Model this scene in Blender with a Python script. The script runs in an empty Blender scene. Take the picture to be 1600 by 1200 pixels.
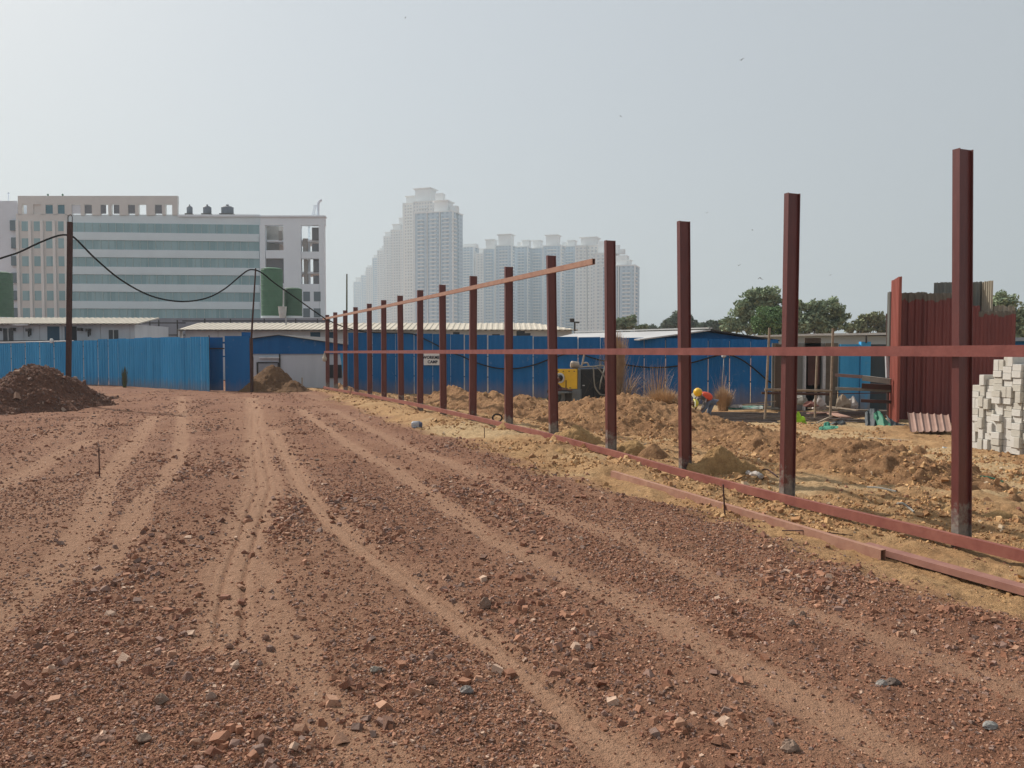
import bpy, math, random
import numpy as np
from mathutils import Vector, Matrix
random.seed(7); rng = np.random.default_rng(11)
R = math.radians
S = bpy.context.scene
# ------------------------------------------------------------------ camera, sky, sun, exposure
F = 1240.0; EYE = 1.7; PITCH = math.atan(50/1240.0)
cd = bpy.data.cameras.new("camera"); cam = bpy.data.objects.new("camera", cd); S.collection.objects.link(cam)
cam.location = (0, 0, EYE); cam.rotation_euler = (math.pi/2-PITCH, 0, 0)
cd.sensor_width = 36; cd.lens = 36*F/1600; cd.clip_start = .05; cd.clip_end = 9000
S.camera = cam
AZ = R(50); EL = R(39)                       # sun ahead of the camera, to the left
W = bpy.data.worlds.new("World"); S.world = W; W.use_nodes = True
nt = W.node_tree; nt.nodes.clear()
sk = nt.nodes.new('ShaderNodeTexSky'); sk.sky_type = 'NISHITA'; sk.sun_disc = False
sk.sun_elevation = EL; sk.sun_rotation = -AZ; sk.dust_density = 4.0; sk.air_density = 1.2; sk.ozone_density = 1.0; sk.altitude = 200
mxs = nt.nodes.new('ShaderNodeMix'); mxs.data_type = 'RGBA'; mxs.inputs[0].default_value = .80
mxs.inputs[7].default_value = (6.9, 7.35, 7.75, 1)
bg = nt.nodes.new('ShaderNodeBackground'); bg.inputs[1].default_value = .092
wo = nt.nodes.new('ShaderNodeOutputWorld')
nt.links.new(sk.outputs[0], mxs.inputs[6]); 
tcw = nt.nodes.new('ShaderNodeTexCoord'); dt = nt.nodes.new('ShaderNodeVectorMath'); dt.operation = 'DOT_PRODUCT'
nt.links.new(tcw.outputs['Generated'], dt.inputs[0]); dt.inputs[1].default_value = (-math.sin(AZ)*math.cos(EL), math.cos(AZ)*math.cos(EL), math.sin(EL))
mr = nt.nodes.new('ShaderNodeMapRange'); mr.inputs[1].default_value = -1; mr.inputs[2].default_value = 1; mr.inputs[3].default_value = .50; mr.inputs[4].default_value = 1.00
nt.links.new(dt.outputs['Value'], mr.inputs[0])
gm = nt.nodes.new('ShaderNodeVectorMath'); gm.operation = 'SCALE'; nt.links.new(mxs.outputs[2], gm.inputs[0]); nt.links.new(mr.outputs[0], gm.inputs['Scale']); nt.links.new(gm.outputs[0], bg.inputs[0]); nt.links.new(bg.outputs[0], wo.inputs[0])
sl = bpy.data.lights.new("sun", 'SUN'); sun = bpy.data.objects.new("sun", sl); S.collection.objects.link(sun)
sl.energy = 5.0; sl.angle = R(1.2); sl.color = (1, .93, .83)
sdir = Vector((-math.sin(AZ)*math.cos(EL), math.cos(AZ)*math.cos(EL), math.sin(EL)))
sun.rotation_euler = sdir.to_track_quat('Z', 'Y').to_euler(); sun.location = (-20, 30, 30)
S.view_settings.view_transform = 'Standard'; S.view_settings.look = 'None'; S.view_settings.exposure = 0.07; S.view_settings.gamma = 1
S.render.engine = 'CYCLES'
S.cycles.max_bounces = 5; S.cycles.diffuse_bounces = 2; S.cycles.glossy_bounces = 2; S.cycles.transmission_bounces = 3
S.cycles.volume_bounces = 0; S.cycles.use_denoising = True; S.cycles.caustics_reflective = False; S.cycles.caustics_refractive = False
cp, sp = math.cos(PITCH), math.sin(PITCH)

# ------------------------------------------------------------------ helpers
def P(px, py, Y):
    """point at distance Y (world y) seen at photograph pixel px, py"""
    u = (px-800)/F; v = (600-py)/F
    dy = cp+v*sp; k = Y/dy
    return Vector((u*k, Y, EYE+(-sp+v*cp)*k))
def XZ(px, Y): return P(px, 550, Y).x
def zof(py, Y): return P(800, py, Y).z
def G(px, py, z=0.0):
    u = (px-800)/F; v = (600-py)/F
    dz = -sp+v*cp; k = (z-EYE)/dz
    return Vector((u*k, (cp+v*sp)*k, z))
def lin(c):
    def f(v):
        v = v/255.0
        return v/12.92 if v <= .04045 else ((v+.055)/1.055)**2.4
    return tuple(f(v) for v in c)
# --- noise
def _hash(ix, iy, iz, seed):
    h = (ix*374761393+iy*668265263+iz*2147483647+seed*1274126177).astype(np.int64) & 0xffffffff
    h = ((h ^ (h >> 13))*1274126177) & 0xffffffff
    h = (h ^ (h >> 16))
    return (h & 0xffff)/65535.0
def vnoise(x, y, seed=0):
    ix = np.floor(x).astype(np.int64); iy = np.floor(y).astype(np.int64)
    fx = x-ix; fy = y-iy; fx = fx*fx*(3-2*fx); fy = fy*fy*(3-2*fy); z = np.zeros_like(ix)
    a = _hash(ix, iy, z, seed); b = _hash(ix+1, iy, z, seed); c = _hash(ix, iy+1, z, seed); d = _hash(ix+1, iy+1, z, seed)
    return (a*(1-fx)+b*fx)*(1-fy)+(c*(1-fx)+d*fx)*fy*1.0
def fbm(x, y, octs=4, seed=0, gain=.5):
    x = np.asarray(x, float); y = np.asarray(y, float); s = 0; a = 1; t = 0
    for o in range(octs):
        s = s+a*(vnoise(x*2**o+17.3*o, y*2**o-9.1*o, seed+o)-.5)*2; t += a; a *= gain
    return s/t
def sstep(a, b, x):
    t = np.clip((x-a)/(b-a), 0, 1); return t*t*(3-2*t)
def polydist(x, y, pts):
    d = np.full(x.shape, 1e9)
    for (x0, y0), (x1, y1) in zip(pts[:-1], pts[1:]):
        vx, vy = x1-x0, y1-y0; L = vx*vx+vy*vy
        t = np.clip(((x-x0)*vx+(y-y0)*vy)/L, 0, 1)
        d = np.minimum(d, np.hypot(x-x0-t*vx, y-y0-t*vy))
    return d
# --- object bookkeeping
WL = {}
def tag(o, label=None, cat=None, group=None, kind=None):
    if label: o['label'] = label
    if cat: o['category'] = cat
    if group: o['group'] = group
    if kind: o['kind'] = kind
    return o
def link(o, parent=None, wl=(0, 0, 0)):
    S.collection.objects.link(o); WL[o] = Vector(wl)
    if parent is not None:
        o.parent = parent; o.location = Vector(wl)-WL[parent]
    else: o.location = wl
    return o
def thing(name, label, cat, loc, group=None):
    o = bpy.data.objects.new(name, None); o.empty_display_size = .2
    link(o, None, loc); return tag(o, label, cat, group)
def dup(root, loc, rot=None, label=None, group=None):
    def rec(o, parent):
        c = o.copy(); S.collection.objects.link(c)
        if parent is not None: c.parent = parent
        for ch in list(o.children): rec(ch, c)
        return c
    c = rec(root, None); c.location = loc
    if rot is not None: c.rotation_euler = rot
    if label: c['label'] = label
    if group: c['group'] = group
    WL[c] = Vector(loc); return c
class MB:
    def __init__(s): s.v = []; s.f = []; s.m = []; s.cur = 0
    def add(s, vs, fs):
        n = len(s.v); s.v += [tuple(v) for v in vs]; s.f += [tuple(i+n for i in f) for f in fs]; s.m += [s.cur]*len(fs)
        return s
    def corners(s, c):          # c: bottom 4 then top 4
        return s.add(c, [(3, 2, 1, 0), (4, 5, 6, 7), (0, 1, 5, 4), (1, 2, 6, 5), (2, 3, 7, 6), (3, 0, 4, 7)])
    def box(s, x0, x1, y0, y1, z0, z1):
        return s.corners([(x0, y0, z0), (x1, y0, z0), (x1, y1, z0), (x0, y1, z0), (x0, y0, z1), (x1, y0, z1), (x1, y1, z1), (x0, y1, z1)])
    def obox(s, c, d, L, w, z0, z1):     # centred at c(x,y), long axis d, length L, width w
        d = Vector((d[0], d[1])).normalized(); n = Vector((-d.y, d.x)); c = Vector((c[0], c[1]))
        q = [c-d*L/2-n*w/2, c+d*L/2-n*w/2, c+d*L/2+n*w/2, c-d*L/2+n*w/2]
        return s.corners([(p.x, p.y, z0) for p in q]+[(p.x, p.y, z1) for p in q])
    def prism(s, poly, z0, z1):
        n = len(poly)
        vs = [(p[0], p[1], z0) for p in poly]+[(p[0], p[1], z1) for p in poly]
        return s.add(vs, [tuple(range(n-1, -1, -1)), tuple(range(n, 2*n))]+[(i, (i+1) % n, n+(i+1) % n, n+i) for i in range(n)])
    def beam(s, a, b, w, h, up=(0, 0, 1)):
        a = Vector(a); b = Vector(b); d = (b-a).normalized(); u = Vector(up); r = d.cross(u).normalized(); u = r.cross(d)
        c = []
        for p in (a, b):
            c += [p-r*w/2-u*h/2, p+r*w/2-u*h/2, p+r*w/2+u*h/2, p-r*w/2+u*h/2]
        return s.corners(c)
    def tube(s, pts, r, n=8, caps=True):
        pts = [Vector(p) for p in pts]; rs = r if isinstance(r, (list, tuple)) else [r]*len(pts)
        prev = None; rings = []; b0 = len(s.v); vs = []
        for i, p in enumerate(pts):
            d = (pts[min(i+1, len(pts)-1)]-pts[max(i-1, 0)]).normalized()
            if prev is None: u = d.orthogonal().normalized()
            else:
                u = prev-d*prev.dot(d)
                u = u.normalized() if u.length > 1e-6 else d.orthogonal().normalized()
            prev = u; w = d.cross(u)
            for k in range(n):
                a = 2*math.pi*k/n; vs.append(p+(u*math.cos(a)+w*math.sin(a))*rs[i])
        fs = []
        for i in range(len(pts)-1):
            for k in range(n):
                k2 = (k+1) % n; fs.append((i*n+k, i*n+k2, (i+1)*n+k2, (i+1)*n+k))
        if caps: fs += [tuple(range(n-1, -1, -1)), tuple(range((len(pts)-1)*n, len(pts)*n))]
        return s.add(vs, fs)
    def lathe(s, c, prof, n=20, sx=1, sy=1):
        vs = []; fs = []
        for r, z in prof:
            for k in range(n):
                a = 2*math.pi*k/n; vs.append((c[0]+r*sx*math.cos(a), c[1]+r*sy*math.sin(a), c[2]+z))
        m = len(prof)
        for i in range(m-1):
            for k in range(n):
                k2 = (k+1) % n; fs.append((i*n+k, i*n+k2, (i+1)*n+k2, (i+1)*n+k))
        fs += [tuple(range(n-1, -1, -1)), tuple(range((m-1)*n, m*n))]
        return s.add(vs, fs)
    def build(s, name, mat, parent=None, smooth=False, origin=None, bevel=0):
        me = bpy.data.meshes.new(name)
        if origin is None:
            if parent is not None: origin = WL[parent]
            else:
                a = np.array(s.v); origin = (a[:, 0].mean(), a[:, 1].mean(), a[:, 2].min())
        ox, oy, oz = origin
        me.from_pydata([(x-ox, y-oy, z-oz) for x, y, z in s.v], [], s.f)
        for m in (mat if isinstance(mat, (list, tuple)) else [mat]): me.materials.append(m)
        if max(s.m, default=0) > 0: me.polygons.foreach_set('material_index', s.m)
        if smooth: me.polygons.foreach_set('use_smooth', [True]*len(me.polygons))
        me.update(); o = bpy.data.objects.new(name, me); link(o, parent, origin)
        if bevel:
            b = o.modifiers.new('bevel', 'BEVEL'); b.width = bevel; b.segments = 1; b.limit_method = 'ANGLE'
        return o
def npmesh(name, V, Fq, mat, parent=None, smooth=False, cols=None):
    me = bpy.data.meshes.new(name); n = len(V); k = Fq.shape[1]
    me.vertices.add(n); me.vertices.foreach_set('co', V.astype(np.float32).ravel())
    me.loops.add(Fq.size); me.loops.foreach_set('vertex_index', Fq.astype(np.int32).ravel())
    me.polygons.add(len(Fq)); me.polygons.foreach_set('loop_start', np.arange(0, Fq.size, k, dtype=np.int32))
    me.update(calc_edges=True)
    me.polygons.foreach_set('use_smooth', np.full(len(Fq), bool(smooth)))
    if cols is not None:
        a = me.color_attributes.new('mask', 'FLOAT_COLOR', 'POINT')
        c = np.ones((n, 4), np.float32); c[:, :cols.shape[1]] = cols; a.data.foreach_set('color', c.ravel())
    me.materials.append(mat); me.validate()
    o = bpy.data.objects.new(name, me); return link(o, parent, WL[parent] if parent else (0, 0, 0))
class Pl:
    """vertical plane through two ground points given by photograph column and distance"""
    def __init__(s, pa, ya, pb, yb):
        s.a = Vector((XZ(pa, ya), ya)); s.b = Vector((XZ(pb, yb), yb)); s.d = (s.b-s.a).normalized(); s.n = Vector((s.d.y, -s.d.x))
        if s.n.y > 0: s.n = -s.n
    def hit(s, px, py=550):
        u = (px-800)/F; v = (600-py)/F; r = Vector((u, cp+v*sp)); rz = -sp+v*cp
        # a + d t = r k
        det = r.x*(-s.d.y)+s.d.x*r.y
        k = (s.a.x*(-s.d.y)+s.d.x*s.a.y)/det
        p = r*k; return Vector((p.x, p.y, EYE+rz*k))
    def slab(s, mb, px0, py0, px1, py1, f=0.0, back=.1, z0=None):
        """box whose front face covers the pixel rectangle; f = how far proud of the plane, back = thickness behind it"""
        a = s.hit(px0, (py0+py1)/2); b = s.hit(px1, (py0+py1)/2)
        zt0 = s.hit(px0, py0).z; zt1 = s.hit(px1, py0).z; zb0 = s.hit(px0, py1).z if z0 is None else z0; zb1 = s.hit(px1, py1).z if z0 is None else z0
        n = Vector((s.n.x, s.n.y, 0))
        fa = a+n*f; fb = b+n*f; ba = a-n*back; bb = b-n*back
        def q(p, z): return (p.x, p.y, z)
        mb.corners([q(fa, zb0), q(fb, zb1), q(bb, zb1), q(ba, zb0), q(fa, zt0), q(fb, zt1), q(bb, zt1), q(ba, zt0)])
        return mb
# --- materials
def nodes(name):
    m = bpy.data.materials.new(name); m.use_nodes = True; t = m.node_tree
    return m, t, t.nodes['Principled BSDF']
def nn(t, k, **kw):
    n = t.nodes.new(k)
    for a, b in kw.items(): setattr(n, a, b)
    return n
def mixc(t, fac, a, b, mode='MIX'):
    n = nn(t, 'ShaderNodeMix', data_type='RGBA', blend_type=mode)
    for sock, v in ((n.inputs[0], fac), (n.inputs[6], a), (n.inputs[7], b)):
        if isinstance(v, (int, float)): sock.default_value = v
        elif isinstance(v, tuple): sock.default_value = (*v[:3], 1)
        else: t.links.new(v, sock)
    return n.outputs[2]
def math_(t, op, a, b=0.0, c=None):
    n = nn(t, 'ShaderNodeMath', operation=op)
    for i, v in enumerate((a, b) if c is None else (a, b, c)):
        if isinstance(v, (int, float)): n.inputs[i].default_value = v
        else: t.links.new(v, n.inputs[i])
    return n.outputs[0]
def noise(t, vec, scale, detail=3, rough=.55):
    n = nn(t, 'ShaderNodeTexNoise'); n.inputs['Scale'].default_value = scale; n.inputs['Detail'].default_value = detail; n.inputs['Roughness'].default_value = rough
    t.links.new(vec, n.inputs['Vector']); return n.outputs['Fac']
def ramp(t, fac, a, b):
    n = nn(t, 'ShaderNodeMapRange'); n.inputs[1].default_value = a; n.inputs[2].default_value = b
    t.links.new(fac, n.inputs[0]); return n.outputs[0]
def coords(t): return nn(t, 'ShaderNodeTexCoord').outputs['Object']
def bump(t, bsdf, h, strength, dist):
    b = nn(t, 'ShaderNodeBump'); b.inputs['Strength'].default_value = strength; b.inputs['Distance'].default_value = dist
    t.links.new(h, b.inputs['Height']); t.links.new(b.outputs[0], bsdf.inputs['Normal'])
def M(name, col, col2=None, scale=3.0, rough=.8, metal=0.0, lo=.35, hi=.65, bmp=0.0, bscale=30, streak=False, spec=.3):
    """plain weathered material: two tones mixed by noise"""
    m, t, b = nodes(name); c = coords(t); v = c
    if streak:
        mp = nn(t, 'ShaderNodeMapping'); mp.inputs['Scale'].default_value = (1, 1, .12); t.links.new(c, mp.inputs[0]); v = mp.outputs[0]
    if col2 is None: col2 = tuple(x*.75 for x in col)
    f = ramp(t, noise(t, v, scale, 5, .65), lo, hi)
    t.links.new(mixc(t, f, col, col2), b.inputs['Base Color'])
    b.inputs['Roughness'].default_value = rough; b.inputs['Metallic'].default_value = metal; b.inputs['Specular IOR Level'].default_value = spec
    if bmp: bump(t, b, noise(t, c, bscale, 4), bmp, .02)
    return m
# ------------------------------------------------------------------ steel fence line (used by the terrain too)
PL = [1487, 1221, 1059, 945, 855.5, 788, 733, 686.5, 651.5, 621.5, 595.5, 573.5, 552.5, 536, 521, 508.5]
PT = [234, 302.5, 346, 376, 399.5, 417, 431.5, 445, 453.5, 462, 469, 474.5, 480, 485, 488, 492]
def line_y(px):
    Y = 7.03/((px-800)/F+.413); return Y*(1-.06*max(0, (Y-7)/33)**2)
def fx(Y): # fence x at distance Y
    Y = np.asarray(Y, float); return np.interp(Y, FY, FXX)
_pp = sorted([(line_y(p), XZ(p, line_y(p))) for p in PL])
_pp = [(_pp[0][0]-4, _pp[0][1]+4*.413)]+_pp+[(60, -17.5)]
FY = [p[0] for p in _pp]; FXX = [p[1] for p in _pp]
# ------------------------------------------------------------------ terrain
BND = [(440, 603), (500, 612), (560, 640), (640, 665), (720, 690), (800, 720), (880, 745), (960, 768), (1100, 795), (1200, 835), (1300, 875), (1400, 905), (1600, 960), (1900, 1060)]
_b = sorted([(G(*p).y, G(*p).x) for p in BND]); BY = [p[0] for p in _b]; BX = [p[1] for p in _b]
def gp(l): return [(G(*p).x, G(*p).y) for p in l]
TRK = [
 (gp([(392, 622), (397, 640), (402, 700), (412, 760), (388, 830), (365, 900), (357, 1000)]), .34, .95),
 (gp([(425, 672), (455, 725), (480, 775), (520, 820), (570, 860), (640, 905), (740, 985), (860, 1090), (990, 1200)]), .19, 1.0),
 (gp([(470, 640), (540, 690), (620, 738), (700, 790), (780, 845), (880, 890), (1000, 940), (1100, 1005), (1230, 1080), (1400, 1180)]), .20, .85),
 (gp([(520, 640), (640, 700), (760, 750), (900, 815), (1000, 850), (1150, 920), (1300, 965), (1500, 1040), (1700, 1120)]), .20, .75),
 (gp([(284, 620), (284, 660), (282, 705), (262, 745), (225, 780), (190, 850), (150, 900)]), .20, .8),
 (gp([(240, 650), (212, 690), (172, 735), (150, 790), (110, 860), (60, 925), (-60, 1020)]), .25, .8),
 (gp([(-40, 775), (20, 750), (80, 715), (140, 690)]), .30, .75),
 (gp([(400, 880), (430, 960), (470, 1050), (520, 1120), (600, 1200)]), .22, .8),
 (gp([(860, 690), (960, 800), (1060, 850), (1200, 885)]), .2, .3),
]
def tracks(x, y):
    m = np.zeros_like(x); w = fbm(x*1.3, y*1.3, 4, 5)*.10+fbm(x*7, y*7, 3, 6)*.07
    for pts, hw, s in TRK:
        d = polydist(x, y, pts)*1.14+w*.6
        m = np.maximum(m, s*(1-sstep(hw*.45, hw*1.15, d)))
        m = np.maximum(m, s*.30*(1-sstep(hw*1.1, hw*3.0, d+fbm(x*2.2, y*1.2, 3, 17)*.35)))
    st = fbm((x+.38*y)*1.5, y*.16, 4, 23); m = np.maximum(m, .34*sstep(.16, .45, st+fbm(x*4, y*4, 3, 29)*.18))
    return m
def bound(x, y):
    return x-np.interp(y, BY, BX)+fbm(x*.9, y*.9, 5, 21, .6)*.6
def soilm(x, y): return sstep(-.3, .42, bound(x, y))*sstep(60, 45, y)*sstep(-3, 0, y)
def H0(x, y):
    x = np.asarray(x, float); y = np.asarray(y, float)
    s = soilm(x, y); b = x-np.interp(y, BY, BX); sf = x-fx(y)
    near = np.interp(y, [0, 9, 12, 16, 25, 40], [-.07, -.07, -.06, -.02, -.02, -.12])
    far = np.interp(y, [0, 12, 18, 22, 24, 26, 36, 60], [-.12, -.14, -.2, -.26, -.32, -.34, -.28, -.1])
    k = sstep(.8, 4.0, sf)
    soil = near*(1-k)+far*k
    berm = .12*np.exp(-((sf+.75)/.55)**2)*sstep(9, 12.5, y)*sstep(42, 34, y)
    return s*(soil+berm*.9)
def H(x, y, detail=True):
    x = np.asarray(x, float); y = np.asarray(y, float); h = H0(x, y); s = soilm(x, y)
    near = 1/(1+(np.abs(y)/60)**2)
    h = h+fbm(x*.35, y*.35, 3, 3)*.05*near
    if detail:
        t = tracks(x, y); r = fbm(x*3.1, y*3.1, 4, 8)*.022+fbm(x*14, y*14, 3, 12)*.020
        h = h+near*((1-s)*((1-t*.85)*r-.018*t)+s*(fbm(x*2.2, y*2.2, 5, 31)*.10+np.abs(fbm(x*7, y*7, 4, 33))*.05-.01))
    for (ax_, ay_), (bx_, by_), tgt, w_ in BEAMS:
        d = polydist(x, y, [(ax_, ay_), (bx_, by_)]); k = np.exp(-(d/w_)**2); h = h*(1-k)+(tgt+fbm(x*6, y*6, 5, 7, .62)*.045)*k
    return h
RID = [(520, 37, 595, .9), (560, 34, 620, 1.3), (620, 31, 622, 1.3), (680, 27.5, 619, 1.2), (704, 26.8, 604, .9), (722, 26.2, 612, 1.2), (760, 25, 614, 1.3), (790, 24, 627, 1.3), (822, 23, 619, 1.5), (862, 22.3, 634, 1.4), (905, 21.2, 630, 1.5),
       (950, 20, 620, 1.7), (985, 19.4, 616, 1.8), (1010, 19, 627, 1.8), (1060, 18.4, 641, 1.8), (1100, 17.8, 655, 1.7), (1145, 17, 668, 1.6), (1190, 15.6, 675, 1.4), (1240, 14.4, 685, 1.3), (1330, 12.9, 689, 1.2), (1400, 11.9, 706, 1.1), (1460, 11.3, 722, 1.0), (1515, 10.9, 746, .8), (1560, 10.6, 775, .6)]
def ridge(x, y):
    """height of the spoil ridge crest model: union of cones along the crest line"""
    pts = []
    for a, b in zip(RID[:-1], RID[1:]):
        for k in range(6):
            t = k/6; px = a[0]+(b[0]-a[0])*t; Y = a[1]+(b[1]-a[1])*t; py = a[2]+(b[2]-a[2])*t; w = a[3]+(b[3]-a[3])*t
            p = P(px, py, Y); pts.append((p.x, p.y, p.z, w))
    h = np.full(x.shape, -9.0)
    n = fbm(x*1.1, y*1.1, 4, 44)*.35
    for X, Y, Z, w in pts:
        d = np.hypot(x-X, y-Y)*(1+n*.5)
        b = -.3; hh = b+(Z-b)*(1.12*(1-np.clip(d/(w*1.5), 0, 2)))
        hh = np.minimum(hh, Z-(d/w)**2*.12)
        h = np.maximum(h, hh)
    return h
BEAMS = [((1.395, 11.1), (3.17, 6.78), -.055, .10), ((3.17, 6.95), (3.7, 5.6), -.10, .20), ((3.1, 7.15), (3.95, 5.6), -.10, .22)]+[((float(np.interp(a, FY, FXX)), a), (float(np.interp(a+1.3, FY, FXX)), a+1.3), -.10, .16) for a in (4.2, 5.5, 6.8, 8.1, 9.4, 10.7)]
def fan(ys, ts):
    Yg, T = np.meshgrid(ys, ts, indexing='ij'); s = np.sqrt(Yg**2+4.0); return T*s, Yg
def grid_faces(a, b):
    i = np.arange(a*b).reshape(a, b)
    return np.stack([i[:-1, :-1], i[:-1, 1:], i[1:, 1:], i[1:, :-1]], -1).reshape(-1, 4)
def soil_mat(name, heap=None, hg=1.36):
    """laterite hardcore, dusty wheel tracks and yellow soil, driven by the mask colour attribute (r track, g soil)"""
    m, t, b = nodes(name); c = coords(t)
    at = nn(t, 'ShaderNodeAttribute', attribute_name='mask'); sep = nn(t, 'ShaderNodeSeparateColor'); t.links.new(at.outputs['Color'], sep.inputs[0])
    n1 = noise(t, c, 1.1, 4); n2 = noise(t, c, 9, 5, .65); n3 = noise(t, c, 45, 4, .7); n4 = noise(t, c, .25, 3)
    road = mixc(t, ramp(t, n2, .3, .7), (.188, .088, .053), (.275, .143, .090))
    road = mixc(t, math_(t, 'MULTIPLY', ramp(t, n1, .42, .68), .7), road, (.320, .172, .108))
    road = mixc(t, math_(t, 'MULTIPLY', ramp(t, n3, .52, .72), .55), road, (.095, .050, .038))
    road = mixc(t, math_(t, 'MULTIPLY', ramp(t, n4, .45, .7), .35), road, (.225, .118, .088))
    trk = mixc(t, ramp(t, n2, .3, .7), (.325, .186, .118), (.390, .232, .152))
    base = mixc(t, sep.outputs[0], road, trk)
    soil = mixc(t, ramp(t, n1, .35, .65), (.385, .240, .122), (.300, .170, .082))
    soil = mixc(t, math_(t, 'MULTIPLY', ramp(t, n2, .42, .66), .6), soil, (.205, .118, .060))
    soil = mixc(t, math_(t, 'MULTIPLY', ramp(t, n3, .5, .75), .35), soil, (.46, .32, .17))
    base = mixc(t, sep.outputs[1], base, soil)
    pale = mixc(t, ramp(t, n2, .3, .7), (.42, .31, .18), (.34, .23, .125))
    base = mixc(t, sep.outputs[2], base, pale)
    if heap: base = heap(t, n1, n2, n3)
    if heap: base = mixc(t, 1.0, base, (hg, hg, hg), 'MULTIPLY')
    else:
        g = nn(t, 'ShaderNodeMapRange'); g.inputs[3].default_value = 1.18; g.inputs[4].default_value = 1.48; t.links.new(sep.outputs[1], g.inputs[0])
        gv = nn(t, 'ShaderNodeVectorMath', operation='SCALE'); t.links.new(base, gv.inputs[0]); t.links.new(g.outputs[0], gv.inputs['Scale']); base = gv.outputs[0]
    t.links.new(base, b.inputs['Base Color']); b.inputs['Roughness'].default_value = .95; b.inputs['Specular IOR Level'].default_value = .12
    h = math_(t, 'ADD', math_(t, 'MULTIPLY', noise(t, c, 22, 5, .7), 1.0), math_(t, 'MULTIPLY', noise(t, c, 90, 3, .7), .35))
    bump(t, b, h, 1.0, .06)
    return m
M_ground = soil_mat('laterite_ground')
# one sheet to the horizon
yb = -np.geomspace(3, 3000, 24)[::-1]
ys = np.concatenate([yb, np.linspace(-2, 2.4, 12), np.geomspace(2.5, 70, 660), np.geomspace(72, 3000, 50)])
tm = np.linspace(-.8, .8, 620); te = np.geomspace(.83, 4.0, 36)
ts = np.concatenate([-te[::-1], tm, te])
gx, gy = fan(ys, ts)
outer = np.abs(gy) > 2990
gz = H(gx, gy)
V = np.stack([gx, gy, gz], -1).reshape(-1, 3)
tr = tracks(gx, gy); so = soilm(gx, gy)
# the two parallel tread grooves inside the best defined track
d0 = polydist(gx, gy, TRK[0][0]); V[:, 2] -= (.022*np.exp(-((d0-.075)/.015)**2)*sstep(3.5, 5, gy)*sstep(40, 20, gy)).ravel()
tr = np.clip(tr*(1-.5*np.exp(-((d0-.075)/.015)**2)-.35*np.exp(-((d0-.16)/.015)**2)), 0, 1)
d1 = polydist(gx, gy, TRK[1][0]); V[:, 2] -= (.016*np.exp(-((d1-.07)/.018)**2)*sstep(3, 4, gy)*sstep(30, 15, gy)).ravel(); tr = tr*(1-.3*np.exp(-((d1-.07)/.018)**2))
pale = sstep(.05, .45, fbm(gx*.55, gy*.55, 4, 71)+.32*sstep(2.0, 5.0, gx-fx(gy))-.12)*so*.85
cols = np.stack([tr.ravel(), so.ravel(), pale.ravel(), np.ones(tr.size)], -1)
ground = npmesh('ground', V, grid_faces(*gx.shape), M_ground, smooth=True, cols=cols)
tag(ground, 'reddish brown gravelly ground with pale wheel tracks', kind='structure')
def hz(x, y): return float(H(np.array([x]), np.array([y]))[0])
def patch(name, x0, x1, y0, y1, nx, ny, hf, mat, colf=None):
    X, Y = np.meshgrid(np.linspace(x0, x1, nx), np.linspace(y0, y1, ny), indexing='ij')
    Z = hf(X, Y); V = np.stack([X, Y, Z], -1).reshape(-1, 3)
    Fq = grid_faces(nx, ny)[:, ::-1]
    base = H(X, Y, False)-.12
    low = (Z < base).ravel(); Fq = Fq[~low[Fq].all(1)]
    used = np.unique(Fq); rem = np.full(len(V), -1); rem[used] = np.arange(len(used)); 
    col = None
    if colf is not None: col = colf(X, Y).reshape(-1, 4)[used]
    return npmesh(name, V[used], rem[Fq], mat, smooth=True, cols=col)
# spoil ridge along the fence
def ridge_col(X, Y):
    n = fbm(X*.8, Y*.8, 3, 81); return np.stack([np.zeros_like(X), np.ones_like(X), sstep(.25, .6, n)*.5, np.ones_like(X)], -1)
def M_heapcol(a, b_, c_, d):
    def f(t, n1, n2, n3):
        x = mixc(t, ramp(t, n1, .35, .65), a, b_); x = mixc(t, math_(t, 'MULTIPLY', ramp(t, n2, .45, .65), .7), x, c_)
        return mixc(t, math_(t, 'MULTIPLY', ramp(t, n3, .52, .72), .5), x, d)
    return f
M_spoil = soil_mat('brown_spoil', M_heapcol((.33, .190, .098), (.245, .133, .068), (.165, .088, .046), (.40, .255, .145)))
def lumps(x, y, a=.10):
    return np.abs(fbm(x*2.0, y*2.0, 6, 90, .62))*a*1.9+np.abs(fbm(x*6, y*6, 4, 95, .6))*a*.9-a*.75
for k, (ya, yb_, nx, ny) in enumerate([(8.6, 38, 760, 1150)]):
    def rf(x, y):
        return ridge(x, y)+lumps(x, y, .14)
    # sheared patch: x offset follows the fence
    U, Yv = np.meshgrid(np.linspace(-.6, 9.5, 300), np.geomspace(9.2, 38, 620), indexing='ij')
    X = U+fx(Yv); Z = rf(X, Yv); Z = np.minimum(Z, H(X, Yv, False)-.3+1.6*sstep(0.1, 1.2, U)*1.0)
    Vv = np.stack([X, Yv, Z], -1).reshape(-1, 3); Fq = grid_faces(300, 620)[:, ::-1]
    low = (Z < H(X, Yv, False)-.15).ravel(); Fq = Fq[~low[Fq].all(1)]; used = np.unique(Fq); rem = np.full(len(Vv), -1); rem[used] = np.arange(len(used))
    sr = npmesh('soil_ridge', Vv[used], rem[Fq], M_spoil, smooth=True)
    tag(sr, 'long lumpy ridge of dug brown soil behind the red steel posts', 'soil heap')
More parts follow.
